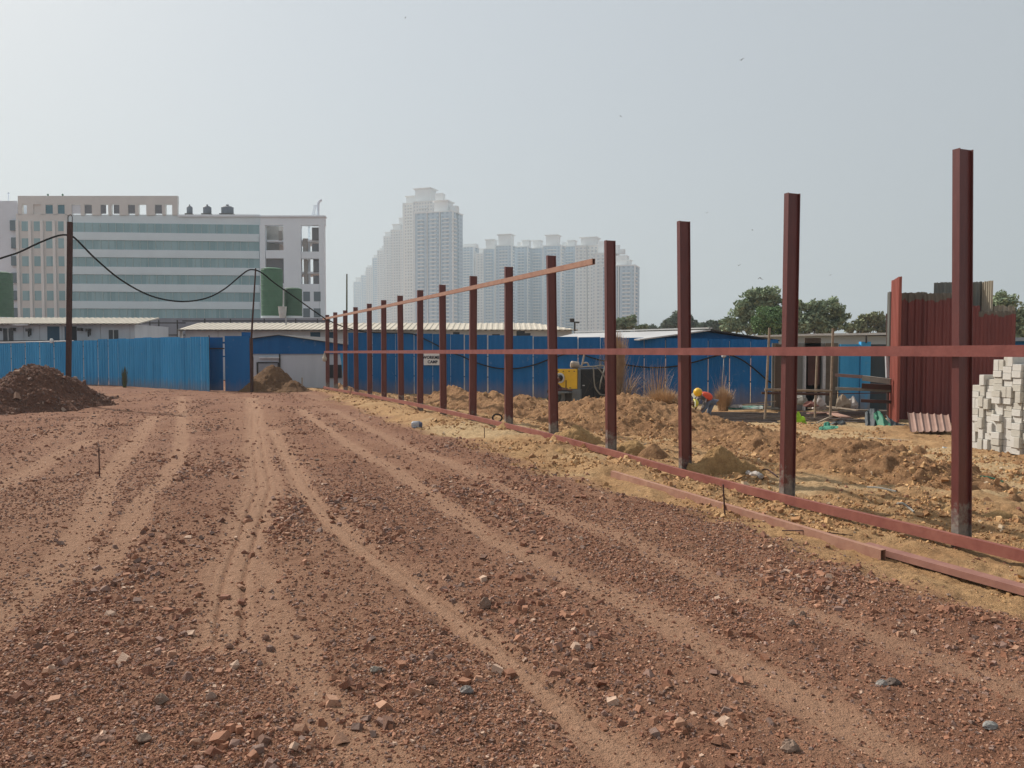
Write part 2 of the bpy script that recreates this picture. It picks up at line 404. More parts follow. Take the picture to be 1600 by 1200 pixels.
def heap(name, cx, cy, rx, ry, h, mat, label, n=220, seed=0, z0=0.0, lump=.08, peaky=1.0, ang=0):
    X, Y = np.meshgrid(np.linspace(-1.5*rx, 1.5*rx, n), np.linspace(-1.5*ry, 1.5*ry, n), indexing='ij')
    d = np.sqrt((X/rx)**2+(Y/ry)**2)*(1+fbm(X*.8+seed, Y*.8, 3, 50+seed)*.28)
    Z = h*(1-sstep(0, 1, d)**peaky*1.0)-h*.15*sstep(.8, 1.4, d)+np.abs(fbm(X*2.5, Y*2.5, 5, 60+seed, .6))*lump*2*sstep(1.2, .7, d)+fbm(X*9, Y*9, 3, 66+seed)*lump*.3
    if 'clod' in name:
        d = np.sqrt((X/rx)**2+(Y/ry)**2)*(1+fbm(X*2.2/rx*.3+seed, Y*2.2/rx*.3, 3, 50+seed)*.7)
        Z = h*(1-np.clip(d, 0, 2)**1.4)*(1+fbm(X*.7/rx, Y*.7/rx, 2, 70+seed)*.25)+np.abs(fbm(X*7, Y*7, 4, 72+seed, .6))*h*.22
    else: Z = np.minimum(Z, h*1.15*(1.12-d))
    ca, sa = math.cos(ang), math.sin(ang)
    V = np.stack([X*ca-Y*sa+cx, X*sa+Y*ca+cy, Z+z0-.02], -1).reshape(-1, 3); Fq = grid_faces(n, n)[:, ::-1]
    low = (Z < -.12).ravel(); Fq = Fq[~low[Fq].all(1)]; used = np.unique(Fq); rem = np.full(len(V), -1); rem[used] = np.arange(len(used))
    Vu = V[used]-np.array([cx, cy, z0]); o = npmesh(name, Vu, rem[Fq], mat, smooth=True); o.location = (cx, cy, z0); WL[o] = Vector((cx, cy, z0))
    return tag(o, label, 'gravel heap' if 'gravel' in name else 'soil heap' if 'heap' in name else 'soil clod')
M_gravelheap = soil_mat('dark_laterite', M_heapcol((.105, .052, .036), (.15, .072, .046), (.065, .036, .028), (.20, .125, .095)))
M_brown = soil_mat('brown_heap', M_heapcol((.165, .092, .046), (.125, .068, .036), (.085, .046, .026), (.22, .135, .07)))
M_sandclod = soil_mat('yellow_clod', M_heapcol((.42, .265, .125), (.35, .21, .095), (.26, .15, .068), (.46, .31, .16)))
heap('gravel_heap', XZ(54, 24.2), 24.2, 2.0, 2.7, 1.26, M_gravelheap, 'large dark heap of reddish gravel at the left, with a steel pole standing in it', 260, 1, 0, .09, 1.1)
heap('gravel_heap', XZ(100, 28), 28, 1.6, 1.6, .80, M_gravelheap, 'low brown gravel heap right behind the large dark heap', 160, 4, 0, .07, 1.0)
heap('soil_heap', XZ(424, 35), 35, 1.8, 1.6, 1.15, M_brown, 'brown soil heap in front of the grey shed, beside the blue gate', 180, 9, -.05, .08, .85)
heap('soil_heap', XZ(457, 34.5), 34.5, 1.0, 1.3, .52, M_brown, 'small low soil heap right of the brown heap by the gate', 120, 12, -.05, .07, .9)
CL = [(1128, 742, .40, .28, .56, M_sandclod, 'big sandy block of earth with a dark right side between two steel posts', 3),
      (898, 692, .40, .3, .36, M_sandclod, 'pale sandy lump of earth left of the fourth steel post'),
      (985, 708, .36, .32, .30, M_sandclod, 'crumbly brown lump of earth right of the fourth steel post'),
      (1022, 712, .30, .3, .24, M_spoil, 'broken brown lump of earth left of the third steel post'),
      (1505, 793, .18, .14, .14, M_sandclod, 'flat earth lump right of the nearest steel post'),
      (1572, 795, .22, .14, .12, M_sandclod, 'angular brown clod near the right edge beyond the rail'),
      (789, 672, .30, .3, .20, M_sandclod, 'sandy lump under the rail at the sixth steel post'),
      (878, 712, .18, .16, .15, M_sandclod, 'small yellow clod beside the road below the long rail'),
      (1440, 695, .22, .2, .2, M_spoil, 'rounded brown clod in front of the lying corrugated sheet')]
for i, c in enumerate(CL):
    g = G(c[0], c[1]+8, -.1); zz = hz(g.x, g.y)-.03
    o = heap('earth_clod', g.x, g.y+.12, c[2], c[3], c[4], c[5], c[6], 70, 20+i*3, zz, c[4]*.16, 1.6); o['group'] = 'earth clods beside the fence'
# ------------------------------------------------------------------ loose gravel and soil crumbs
def chips(name, X, Y, Z, sz, mat, col, flat=.55, label='', det=0):
    n = len(X)
    base = np.array([(-1, -1, -1), (1, -1, -1), (1, 1, -1), (-1, 1, -1), (-1, -1, 1), (1, -1, 1), (1, 1, 1), (-1, 1, 1)], float)
    v = np.repeat(base[None], n, 0)*(1+rng.uniform(-.42, .25, (n, 8, 3)))
    v[:, 4:, :2] *= rng.uniform(.35, .85, (n, 1, 1)); v[:, :4, :2] *= .9
    v *= np.stack([rng.uniform(.6, 1.25, n), rng.uniform(.5, 1.0, n), rng.uniform(.35, .8, n)*flat/.55], -1)[:, None]*sz[:, None, None]*.5
    a = rng.uniform(0, 6.283, n); t = rng.normal(0, .35, n); u = rng.normal(0, .35, n)
    ca, sa, ct, st, cu, su = np.cos(a), np.sin(a), np.cos(t), np.sin(t), np.cos(u), np.sin(u)
    x, y, z = v[..., 0], v[..., 1], v[..., 2]
    y, z = y*ct[:, None]-z*st[:, None], y*st[:, None]+z*ct[:, None]
    x, z = x*cu[:, None]-z*su[:, None], x*su[:, None]+z*cu[:, None]
    x, y = x*ca[:, None]-y*sa[:, None], x*sa[:, None]+y*ca[:, None]
    V = np.stack([x+X[:, None], y+Y[:, None], z+(Z+sz*.13)[:, None]], -1).reshape(-1, 3)
    f = np.array([(0, 2, 1), (0, 3, 2), (4, 5, 6), (4, 6, 7), (0, 1, 5), (0, 5, 4), (1, 2, 6), (1, 6, 5), (2, 3, 7), (2, 7, 6), (3, 0, 4), (3, 4, 7)])
    Fq = (f[None]+(np.arange(n)*8)[:, None, None]).reshape(-1, 3)
    cols = np.repeat(col, 8, 0)
    o = npmesh(name, V, Fq, mat, cols=cols)
    return tag(o, label, kind='stuff')
def stone_mat():
    m, t, b = nodes('stone'); c = coords(t)
    at = nn(t, 'ShaderNodeAttribute', attribute_name='mask')
    n = ramp(t, noise(t, c, 60, 3, .7), .3, .7)
    t.links.new(mixc(t, n, at.outputs['Color'], mixc(t, .32, at.outputs['Color'], (.30, .155, .095))), b.inputs['Base Color'])
    b.inputs['Roughness'].default_value = .85; b.inputs['Specular IOR Level'].default_value = .25
    bump(t, b, noise(t, c, 120, 3), .5, .006); return m
M_stone = stone_mat()
def stone_cols(n, w=1.0):
    pal = np.array([(.22, .112, .072), (.175, .086, .060), (.27, .145, .095), (.215, .150, .130), (.165, .125, .112), (.32, .20, .14), (.44, .34, .27), (.12, .075, .06)])
    k = rng.choice(len(pal), n, p=[.22, .19, .18, .14, .08, .12, .035, .035]); c = pal[k]*rng.uniform(.85, 1.15, (n, 1))
    return np.concatenate([c, np.ones((n, 1))], 1)
N = 380000
Y = np.exp(rng.uniform(np.log(2.6), np.log(36), N)); X = rng.uniform(-.72, .72, N)*(Y+.3)
smin = .0026*np.minimum(Y, 9)+.0006*np.maximum(Y-9, 0); sz = smin*rng.uniform(0.0004, 1, N)**(-.42); sz = np.minimum(sz, .072)
keep = rng.uniform(0, 1, N) < np.clip((9/Y), .45, 1)
dens = (1-tracks(X, Y)*.94)*(1-soilm(X, Y)*.97)*(.30+.70*sstep(-.35, .40, fbm(X*.9, Y*.5, 4, 140)))
keep &= rng.uniform(0, 1, N) < dens
# a thinner share of big stones
keep &= (sz < .032) | (rng.uniform(0, 1, N) < .55*sstep(-.25, .3, fbm(X*1.1, Y*.7, 3, 160)))
X, Y, sz = X[keep], Y[keep], sz[keep]
print('stones', len(X))
chips('gravel', X, Y, H(X, Y), sz, M_stone, stone_cols(len(X))*np.array([1.32, 1.21, 1.13, 1]), .48, 'broken reddish brown stones scattered over the ground')
# yellow soil crumbs
N = 46000
Y = np.exp(rng.uniform(np.log(4.5), np.log(36), N)); X = fx(Y)+rng.uniform(-2.6, 7, N)*np.clip(Y/12, .4, 1.4)
sz = (.0022*np.minimum(Y, 12)+.0004*Y)*rng.uniform(.002, 1, N)**(-.33); sz = np.minimum(sz, .11)
keep = rng.uniform(0, 1, N) < soilm(X, Y)*sstep(-.3, .4, fbm(X*1.3, Y*1.3, 3, 150))
X, Y, sz = X[keep], Y[keep], sz[keep]
zc = np.maximum(H(X, Y), np.where((X-fx(Y) > .3) & (Y > 9.3) & (Y < 37.5), ridge(X, Y)+lumps(X, Y, .14), -9))
pal = np.array([(.36, .215, .098), (.27, .145, .065), (.41, .26, .125), (.20, .11, .053), (.40, .31, .21)])
c = pal[rng.choice(5, len(X), p=[.32, .3, .2, .14, .04])]*rng.uniform(.85, 1.15, (len(X), 1)); c = np.concatenate([c, np.ones((len(X), 1))], 1)
c[:, :3] *= 1.42
chips('soil_rubble', X, Y, zc, sz, M_stone, c, .6, 'crumbs and small lumps of yellow brown soil along the steel fence')
# stones on the gravel heaps
def on_heap(o, n, s0, nm, lab):
    me = o.data; co = np.empty(len(me.vertices)*3, np.float32); me.vertices.foreach_get('co', co); co = co.reshape(-1, 3)+np.array(o.location)
    k = rng.choice(len(co), n); sz = s0*rng.uniform(.004, 1, n)**(-.35)
    cc = stone_cols(n); cc[:, :3] *= .8
    chips(nm, co[k, 0], co[k, 1], co[k, 2], np.minimum(sz, .22), M_stone, cc, .6, lab)
hp = [o for o in bpy.data.objects if o.name.startswith('gravel_heap')]
on_heap(hp[0], 4200, .035, 'loose_gravel', 'stones lying on the large gravel heap')
on_heap(hp[1], 1200, .035, 'loose_gravel', 'stones lying on the low gravel heap')
# the largest single stones
def rock(px, py, s, col, label, tall=.7):
    g = G(px, py); r = random.Random(px); bm = MB(); n = 9
    prof = [(.55, 0), (.95, .18), (1.0, .45), (.7, .8), (.25, 1.0)]; vs = []
    for r_, z in prof:
        for k in range(n):
            a = 2*math.pi*k/n; q = r_*s*.5*(1+r.uniform(-.22, .22)); vs.append((g.x+q*math.cos(a), g.y+q*.75*math.sin(a), hz(g.x, g.y)-s*.08+z*s*tall*(1+r.uniform(-.1, .1))))
    fs = [(i*n+k, i*n+(k+1) % n, (i+1)*n+(k+1) % n, (i+1)*n+k) for i in range(4) for k in range(n)]+[tuple(range(n-1, -1, -1)), tuple(range(4*n, 5*n))]
    bm.add(vs, fs); o = bm.build('stone', M('stone_%d' % px, col, tuple(x*.6 for x in col), 25, .9, bmp=.5, bscale=60)); tag(o, label, 'stone', 'large stones on the ground'); return o
gr = (.29, .20, .15); br = (.29, .165, .115); pk = (.38, .26, .20)
for a in [(758, 948, .075, gr, 'upright pointed grey stone beside the second wheel track', 1.2), (586, 1055, .06, (.33, .29, .24), 'pale greenish grey stone low in the middle of the road', .6),
          (252, 1108, .075, gr, 'dark brown stone near the lower left corner', .6), (222, 1165, .07, gr, 'grey wedge stone low at the left', .5),
          (728, 1086, .07, (.26, .23, .21), 'square grey stone in the lower middle', .6), (160, 1168, .09, br, 'flat brown stone at the lower left edge', .35),
          (1235, 1175, .085, gr, 'dark rounded stone at the bottom right of centre', .6), (1254, 958, .05, gr, 'dark round stone on the road short of the loose beams', .8),
          (1238, 975, .045, gr, 'small dark stone left of the dark round stone on the road', .8), (358, 1012, .055, br, 'brown stone at the end of the clearest wheel track', .6),
          (1378, 1070, .06, (.36, .33, .30), 'light grey stone amid rubble at the right', .7), (1396, 1066, .075, (.16, .12, .10), 'dark brown slab stone beside the light grey one', .5),
          (415, 998, .05, br, 'rounded reddish stone right of the wheel track end', .7), (673, 1072, .06, br, 'purple brown stone left of the square grey one', .7),
          (1548, 1138, .08, (.30, .29, .27), 'smooth pale stone near the lower right corner', .4), (330, 1103, .055, pk, 'pinkish angular stone in the lower left', .7)]: rock(*a)
# ------------------------------------------------------------------ red steel fence frame
M_post = None
def post_mat():
    m, t, b = nodes('red_oxide_post'); c = coords(t)
    sx = nn(t, 'ShaderNodeSeparateXYZ'); t.links.new(c, sx.inputs[0])
    mp = nn(t, 'ShaderNodeMapping'); mp.inputs['Scale'].default_value = (1, 1, .15); t.links.new(c, mp.inputs[0])
    f = ramp(t, noise(t, mp.outputs[0], 14, 5, .7), .35, .7)
    base = mixc(t, f, (.150, .042, .036), (.105, .030, .027))
    base = mixc(t, math_(t, 'MULTIPLY', ramp(t, noise(t, mp.outputs[0], 40, 3), .6, .8), .3), base, (.24, .11, .09))
    oi_ = nn(t, 'ShaderNodeObjectInfo')
    low = math_(t, 'ADD', math_(t, 'MULTIPLY', math_(t, 'ADD', sx.outputs[2], math_(t, 'MULTIPLY', oi_.outputs['Random'], .22)), -4.5), math_(t, 'MULTIPLY', noise(t, c, 7, 5, .7), 5.0))
    base = mixc(t, ramp(t, low, .3, 1.0), base, mixc(t, ramp(t, noise(t, c, 20, 3), .3, .7), (.30, .26, .22), (.16, .14, .13)))
    t.links.new(base, b.inputs['Base Color']); b.inputs['Roughness'].default_value = .38; b.inputs['Specular IOR Level'].default_value = .5
    bump(t, b, noise(t, c, 60, 4), .15, .01); return m
M_post = post_mat()
M_rail = M('red_oxide_rail', (.25, .082, .068), (.18, .055, .047), 5, .55, bmp=.12, bscale=40, spec=.25)
M_dusty = M('dusty_red_steel', (.40, .225, .155), (.31, .155, .11), 6, .75, bmp=.12)
fd = Vector((-.383, .924, 0)).normalized(); fn = Vector((-.924, -.383, 0))      # along the fence (away), and out to the left
ff = thing('steel_fence_frame', 'unfinished fence of dark red steel posts joined by three long rails', 'fence frame', (XZ(PL[0], line_y(PL[0])), line_y(PL[0]), -.1))
def channel(mb, c, z0, z1, a=.075, b=.175, th=.009):
    # C section: web at the far side, flanges towards the camera; c = near left corner
    c = Vector((c[0], c[1])); d = Vector((fd.x, fd.y)); r = Vector((-fn.x, -fn.y))
    w_ = .022; q = [c, c+d*a, c+d*a+r*th, c+r*th+d*(w_+th), c+r*(b-th)+d*(w_+th), c+r*(b-th)+d*a, c+r*b+d*a, c+r*b, c+r*(b-th), c+r*(b-th)+d*w_, c+r*th+d*w_, c+r*th]
    mb.prism([(p.x, p.y) for p in q][::-1], z0, z1)
POSTS = []
for i, (px, pt) in enumerate(zip(PL, PT)):
    Y = line_y(px); x = XZ(px, Y); zt = zof(pt, Y); mb = MB()
    rr = random.Random(i); lean = [-.019, .003, -.016, -.011, -.017, 0, .006, -.005, .004, -.006, .003, 0, -.004, .005, 0, .003][i]
    channel(mb, (x-fd.x*.075, Y-fd.y*.075), -.45, zt)
    mb.v = [(vx+(vz-1.7)*lean, vy, vz) for vx, vy, vz in mb.v]
    POSTS.append((x, Y, zt)); o = mb.build('post', M_post, ff)
def rail_pts(zfun, y0, y1, n=16, out=.03):
    ys_ = np.linspace(y0, y1, n); return [Vector((float(fx(y)), y, zfun(y)))+fn*out for y in ys_]
def hollow(mb, pts, w, h, th=.006, open_start=True):
    """rectangular hollow section following pts; w across (along fn), h up"""
    rings = []
    for p in pts:
        up = Vector((0, 0, 1))
        rings.append([p+fn*sx*w/2+up*sz*h/2 for sx, sz in ((-1, -1), (1, -1), (1, 1), (-1, 1))]+[p+fn*sx*(w/2-th)+up*sz*(h/2-th) for sx, sz in ((-1, -1), (1, -1), (1, 1), (-1, 1))])
    vs = [v for r_ in rings for v in r_]; fs = []; n = len(pts)
    for i in range(n-1):
        for k in range(4):
            k2 = (k+1) % 4; a = i*8; b = a+8
            fs.append((a+k, b+k, b+k2, a+k2)); fs.append((a+4+k2, b+4+k2, b+4+k, a+4+k))
    for e in (0, (n-1)*8):
        for k in range(4):
            k2 = (k+1) % 4; q = (e+k, e+k2, e+4+k2, e+4+k); fs.append(q if e == 0 else q[::-1])
    mb.add(vs, fs)
yfar = line_y(506); mb = MB(); hollow(mb, rail_pts(lambda y: 1.708-.00025*(y-7), 4.2, line_y(509)+.1, 20), .055, .100); mb.build('middle_rail', M_rail, ff)
mb = MB(); hollow(mb, rail_pts(lambda y: 3.235+.0008*(y-13), 13.55, yfar, 14), .055, .095); mb.build('top_rail', M_dusty, ff)
def zbot(y): return float(np.interp(y, [4, 7.27, 9.3, 10.8, 13.25, 15.3, 19.4, 23.8, 30, 36, 38], [.0, -.006, -.02, -.01, .055, .10, .12, .13, .09, .03, .03]))
mb = MB(); hollow(mb, rail_pts(zbot, 4.2, yfar, 30), .055, .100); mb.build('bottom_rail', M('dusty_rail', (.30, .115, .085), (.22, .072, .056), 4, .65, bmp=.15, spec=.25, streak=False), ff)
def loose(name, p0, p1, w, h, mat, label, roll=False):
    a = Vector(p0); b = Vector(p1); d = (b-a).normalized(); mb = MB(); up = Vector((0, 0, 1)); r_ = d.cross(up).normalized(); th = .006; vs = []
    for p in (a, b):
        for k in (0, th):
            vs += [p-r_*(w/2-k)-up*(h/2-k), p+r_*(w/2-k)-up*(h/2-k), p+r_*(w/2-k)+up*(h/2-k), p-r_*(w/2-k)+up*(h/2-k)]
    fs = []
    for k in range(4):
        k2 = (k+1) % 4; fs += [(k, k2, 8+k2, 8+k), (4+k2, 4+k, 12+k, 12+k2), (k2, k, 4+k, 4+k2), (8+k, 8+k2, 12+k2, 12+k)]
    mb.add(vs, fs); return tag(mb.build(name, mat), label, 'steel beam', 'loose beams on the ground')
a = P(957, 741, 11.1); b = P(1380, 868, 6.78); loose('steel_beam', b, a, .06, .10, M_dusty, 'tan dusty hollow steel beam lying along the road edge, open end to the right')
a = P(1352, 853, 7.12); b = P(1660, 938, 5.55); loose('steel_beam', b, a, .12, .055, M('pink_steel', (.33, .165, .125), (.25, .115, .09), 6, .7), 'flat reddish steel beam lying below the rail at the lower right edge')
# ------------------------------------------------------------------ sheet metal helpers
def corr_profile(a, b, pitch, amp, th=.004, duty=.5):
    a = Vector(a); b = Vector(b); L = (b-a).length; d = (b-a)/L; n = Vector((d.y, -d.x))
    if n.y > 0: n = -n
    k = max(1, round(L/pitch)); p = L/k; f = []
    for i in range(k):
        for t, h in ((.0, 0), (.25, 0), (.45, 1), (.70, 1), (.92, 0)):
            f.append((i+t, h))
    f.append((k, 0))
    front = [a+d*(t*p)+n*(h*amp) for t, h in f]; back = [q-n*th for q in front][::-1]
    return [(q.x, q.y) for q in front+back]
def corr_sheet(mb, a, b, z0, z1, pitch=.16, amp=.022, th=.004, jag=0, rnd=None):
    poly = corr_profile(a, b, pitch, amp, th); n = len(poly)
    h = n//2
    vs = [(x, y, z0) for x, y in poly]
    tops = [z1+(rnd.uniform(-jag, jag) if jag else 0) for _ in range(h)]; tops += tops[::-1]
    vs += [(x, y, z) for (x, y), z in zip(poly, tops)]
    fs = [(i, (i+1) % n, n+(i+1) % n, n+i) for i in range(n)]
    for i in range(h-1):
        j = n-1-i; fs += [(i, j, j-1, i+1), (n+i, n+i+1, n+j-1, n+j)]
    mb.add(vs, fs)
def M_sheet(name, a, b_, dust=.55):
    m, t, b = nodes(name); c = coords(t); g = nn(t, 'ShaderNodeNewGeometry'); s_ = nn(t, 'ShaderNodeSeparateXYZ'); t.links.new(g.outputs['Position'], s_.inputs[0])
    mp = nn(t, 'ShaderNodeMapping'); mp.inputs['Scale'].default_value = (1, 1, .12); t.links.new(g.outputs['Position'], mp.inputs[0])
    oi_ = nn(t, 'ShaderNodeObjectInfo')
    col = mixc(t, ramp(t, noise(t, mp.outputs[0], 2.2, 5, .65), .35, .65), a, b_)
    col = mixc(t, math_(t, 'MULTIPLY', oi_.outputs['Random'], .35), col, tuple(x*1.45 for x in a))
    f = math_(t, 'ADD', math_(t, 'MULTIPLY', s_.outputs[2], -1.6), math_(t, 'MULTIPLY', noise(t, mp.outputs[0], 5, 4), 1.3))
    col = mixc(t, math_(t, 'MULTIPLY', ramp(t, f, -.1, 1.1), dust), col, (.30, .20, .13))
    col = mixc(t, math_(t, 'MULTIPLY', ramp(t, noise(t, g.outputs['Position'], 3.5, 4, .7), .62, .72), .22), col, (.30, .33, .36))
    t.links.new(col, b.inputs['Base Color']); b.inputs['Roughness'].default_value = .55; b.inputs['Specular IOR Level'].default_value = .10
    bump(t, b, noise(t, c, 2.5, 2), .12, .06); return m
M_blue = M_sheet('blue_sheet', (.014, .125, .330), (.010, .100, .270)) if True else M('blue_sheet', (.014, .125, .330), (.010, .100, .270), 1.2, .55, streak=True, bmp=.03, spec=.10)
M_bluelit = M_sheet('sunlit_blue_sheet', (.065, .350, .640), (.035, .240, .480), .75)  # lighter copy of the blue, with the sunlight on the sheets put into the colour
M_white = M('white_paint', (.62, .62, .60), (.50, .50, .49), 2, .6)
M_grey = M('grey_panel', (.62, .64, .67), (.52, .54, .57), .8, .7, streak=True)
M_cream = M('cream_roof', (.58, .52, .43), (.48, .43, .35), 1.5, .7)
M_dark = M('dark_metal', (.035, .03, .03), (.06, .05, .045), 5, .6)
M_pipe = M('galvanised_pipe', (.55, .56, .58), (.42, .42, .44), 3, .5)
M_glassdark = M('dark_window', (.03, .035, .045), (.05, .055, .06), 1, .25, spec=.5)
M_doorblue = M('blue_door', (.022, .080, .140), (.018, .065, .115), 1, .5)
# ------------------------------------------------------------------ left blue fence of corrugated sheets
def curve_pts(pl):
    return [Vector((XZ(p, y), y)) for p, y in pl]
LF = [(-110, 44), (0, 42.8), (60, 42.2), (115, 41.6), (150, 41.3), (180, 40.4), (210, 39.0), (245, 37.4), (285, 35.8), (327, 34.2)]
LT = [536, 536, 535, 533.5, 531, 529.5, 528.5, 527.5, 527, 526.5]
lp = curve_pts(LF); cum = [0]
for a, b in zip(lp[:-1], lp[1:]): cum.append(cum[-1]+(b-a).length)
def lfp(s):
    x = float(np.interp(s, cum, [p.x for p in lp])); y = float(np.interp(s, cum, [p.y for p in lp])); px = float(np.interp(s, cum, [p[0] for p in LF]))
    return Vector((x, y)), zof(float(np.interp(px, [p[0] for p in LF], LT)), y), px
lf = thing('sheet_fence', 'blue corrugated sheet fence curving from the left edge to the gate', 'fence', (lp[4].x, lp[4].y, 0))
s = 0; k = 0; rr = random.Random(3)
while s < cum[-1]-.2:
    e = min(s+.93, cum[-1]); a, z, px = lfp(s+.0); b, z2, _ = lfp(e-(.055 if px < 175 else .02))
    mb = MB(); corr_sheet(mb, a, b, -.12, (z+z2)/2+rr.uniform(-.03, .03), .15 if px < 110 else .22, .035 if px < 110 else .055)
    mb.build('sheet', M_bluelit, lf); s = e
n_ = Vector((0, .05))
for zz in (.35, 1.35, 2.0):
    mb = MB(); mb.tube([(lfp(q)[0].x-.02, lfp(q)[0].y+.07, zz) for q in np.linspace(0, cum[-1], 40)], .025, 6); mb.build('fence_rail', M_dark, lf)
mb = MB(); mb.tube([(lfp(q)[0].x, lfp(q)[0].y+.02, lfp(q)[1]+.03) for q in np.linspace(0, cum[3], 14)], .03, 6); mb.build('top_trim', M_pipe, lf)
# white strips put in as the daylight coming through the gaps
for k in range(11):
    q = (k+1)*.93; a, z, px = lfp(q-.03)
    if px > 200: break
    mb = MB(); mb.box(a.x-.05, a.x+.05, a.y+.11, a.y+.14, .6 if k % 2 else 1.2, z-.02); mb.build('pale_strip', M_white, lf)
# ------------------------------------------------------------------ gate leaves
gt = thing('sheet_gate', 'two flat blue sheet gate leaves on dark posts, left of the grey shed', 'gate', (XZ(360, 34.4), 34.4, 0))
pg = Pl(327, 34.9, 395, 34.2)
mb = MB(); pg.slab(mb, 328, 527, 348, 612, 0, .03, z0=.02); mb.build('gate_leaf', M_blue, gt)
mb = MB(); pg.slab(mb, 352, 525, 390.5, 613, .02, .03, z0=.0); mb.build('gate_leaf', M_blue, gt)
mb = MB(); pg.slab(mb, 390.8, 528, 393.4, 612, .02, .10, z0=-.1); pg.slab(mb, 325, 524, 327, 612, -.05, .05, z0=-.1); mb.build('gate_post', M('rusty_post', (.14, .06, .04), (.09, .04, .03), 6, .8), gt)
mb = MB(); pg.slab(mb, 318, 543.5, 350, 545.5, .04, .03); mb.build('bolt_bar', M_dark, gt)
mb = MB(); pg.slab(mb, 346, 534, 354, 537, -.04, .03); pg.slab(mb, 346, 556, 354, 558, -.04, .03); mb.build('cross_bar', M_blue, gt)
mb = MB(); pp_ = Pl(378, 37, 397, 37); pp_.slab(mb, 378, 519, 394, 612, 0, .03, z0=0); tag(mb.build('blue_sheet', M_blue), 'narrow blue sheet standing behind the right gate leaf', 'sheet')
# ------------------------------------------------------------------ grey shed with the blue gable
gs = thing('gable_shed', 'grey walled shed with a low blue gable front, behind the brown soil heap', 'shed', (XZ(460, 40), 40, 0))
p1 = Pl(385, 40.2, 560, 39.6)
mb = MB(); p1.slab(mb, 388, 549, 547, 606, 0, .25, z0=-.2); mb.build('wall', M_grey, gs)
def gpoly(pl, pts, f, back):
    n = Vector((pl.n.x, pl.n.y, 0)); q = [pl.hit(*p) for p in pts]; m = len(q)
    vs = [v+n*f for v in q]+[v-n*back for v in q]
    return vs, [tuple(range(m)), tuple(range(2*m-1, m-1, -1))]+[((i+1) % m, i, m+i, m+(i+1) % m) for i in range(m)]
mb = MB(); mb.add(*gpoly(p1, [(388, 553), (388, 530), (437, 523.5), (548, 539.5), (548, 553)], .06, .2)); mb.build('gable', M_blue, gs)
mb = MB()
for a_, b_ in (((384, 530), (437, 523)), ((437, 523), (552, 539.5))):
    A = p1.hit(*a_); B = p1.hit(*b_); n = Vector((p1.n.x, p1.n.y, 0))
    mb.corners([A+n*.2-Vector((0, 0, .03)), B+n*.2-Vector((0, 0, .03)), B-n*7-Vector((0, 0, .03)), A-n*7-Vector((0, 0, .03)), A+n*.2, B+n*.2, B-n*7, A-n*7])
mb.build('roof', M_dark, gs)
dr = None
mb = MB(); p1.slab(mb, 404, 568, 434, 605, .02, .02, z0=-.1); dr = mb.build('door', M('shed_door', (.36, .37, .39), (.31, .32, .34), 1, .7), gs)
mb = MB(); p1.slab(mb, 401.6, 566, 403.6, 605, .05, .05); p1.slab(mb, 434.4, 566, 436.4, 605, .05, .05); p1.slab(mb, 403.6, 565.6, 434.4, 567.4, .045, .05); mb.build('door_frame', M_dark, dr)
mb = MB(); p1.slab(mb, 436.8, 553, 438.4, 600, .07, .06); mb.build('drain_pipe', M_dark, gs)
mb = MB(); p1.slab(mb, 406, 558, 437, 559.8, .12, .06); mb.build('tube_light', M('tube', (.8, .8, .8), rough=.4), gs)
mb = MB(); p1.slab(mb, 511, 570, 534, 590.5, .06, .05); o = mb.build('black_panel', M('black_panel', (.02, .02, .025), (.03, .03, .03), 2, .5)); tag(o, 'black square board on the grey wall behind the last red posts', 'board')
mb = MB(); mb.add(*gpoly(Pl(520, 38.7, 600, 38.7), [(531, 552), (546, 552), (546, 617), (540, 617), (535, 580)], 0, .03)); tag(mb.build('blue_sheet', M_bluelit), 'tilted light blue sheet end beside the black board', 'sheet')
# ------------------------------------------------------------------ long blue fence on the right side
RFp = [(544, 38.3), (700, 36.4), (900, 33.2), (1060, 31.0), (1216, 29.2)]; RFt = [519.5, 522, 526.5, 528.5, 531]
def rf_at(px):
    Y = float(np.interp(px, [p[0] for p in RFp], [p[1] for p in RFp])); return Vector((XZ(px, Y), Y)), zof(float(np.interp(px, [p[0] for p in RFp], RFt)), Y)
rf_ = thing('sheet_fence', 'long flat blue sheet fence behind the soil ridge and the red posts', 'fence', (rf_at(880)[0].x, rf_at(880)[0].y, -.3))
cuts = [544, 582, 618, 647, 676, 704, 725.5, 762, 797, 833, 868, 903, 938, 972, 1006.5, 1040, 1073, 1106.5, 1140, 1173, 1216]
gapw = {647: 1.0, 725.5: 1.6, 762: 1.8, 833: 1.4, 903: 1.3, 1006.5: 1.0, 1040: 1.3, 1106.5: 1.1, 1140: 1.1, 1173: 1.1}
for c0, c1 in zip(cuts[:-1], cuts[1:]):
    a, z0_ = rf_at(c0+gapw.get(c0, .25)/2+.1); b, z1_ = rf_at(c1-gapw.get(c1, .25)/2-.1); mb = MB(); corr_sheet(mb, a, b, -.5, (z0_+z1_)/2, .3, .012)
    if c0 in (676, 704): 
        pass
    mb.build('sheet', M_blue, rf_)
for c_, w in gapw.items():
    a, z = rf_at(c_); mb = MB(); wv = w/F*a.y*.8
    for z0_, z1_ in ((-.45, .55), (.62, 1.45), (1.5, z-.08)): mb.box(a.x-wv/2, a.x+wv/2, a.y+.03, a.y+.06, z0_, z1_)
    mb.build('pale_strip', M_pipe, rf_)
for zz in (.58, 1.5): 
    mb = MB(); mb.tube([(rf_at(p)[0].x, rf_at(p)[0].y+.12, zz) for p in range(545, 1217, 60)], .03, 6); mb.build('fence_rail', M_dark, rf_)
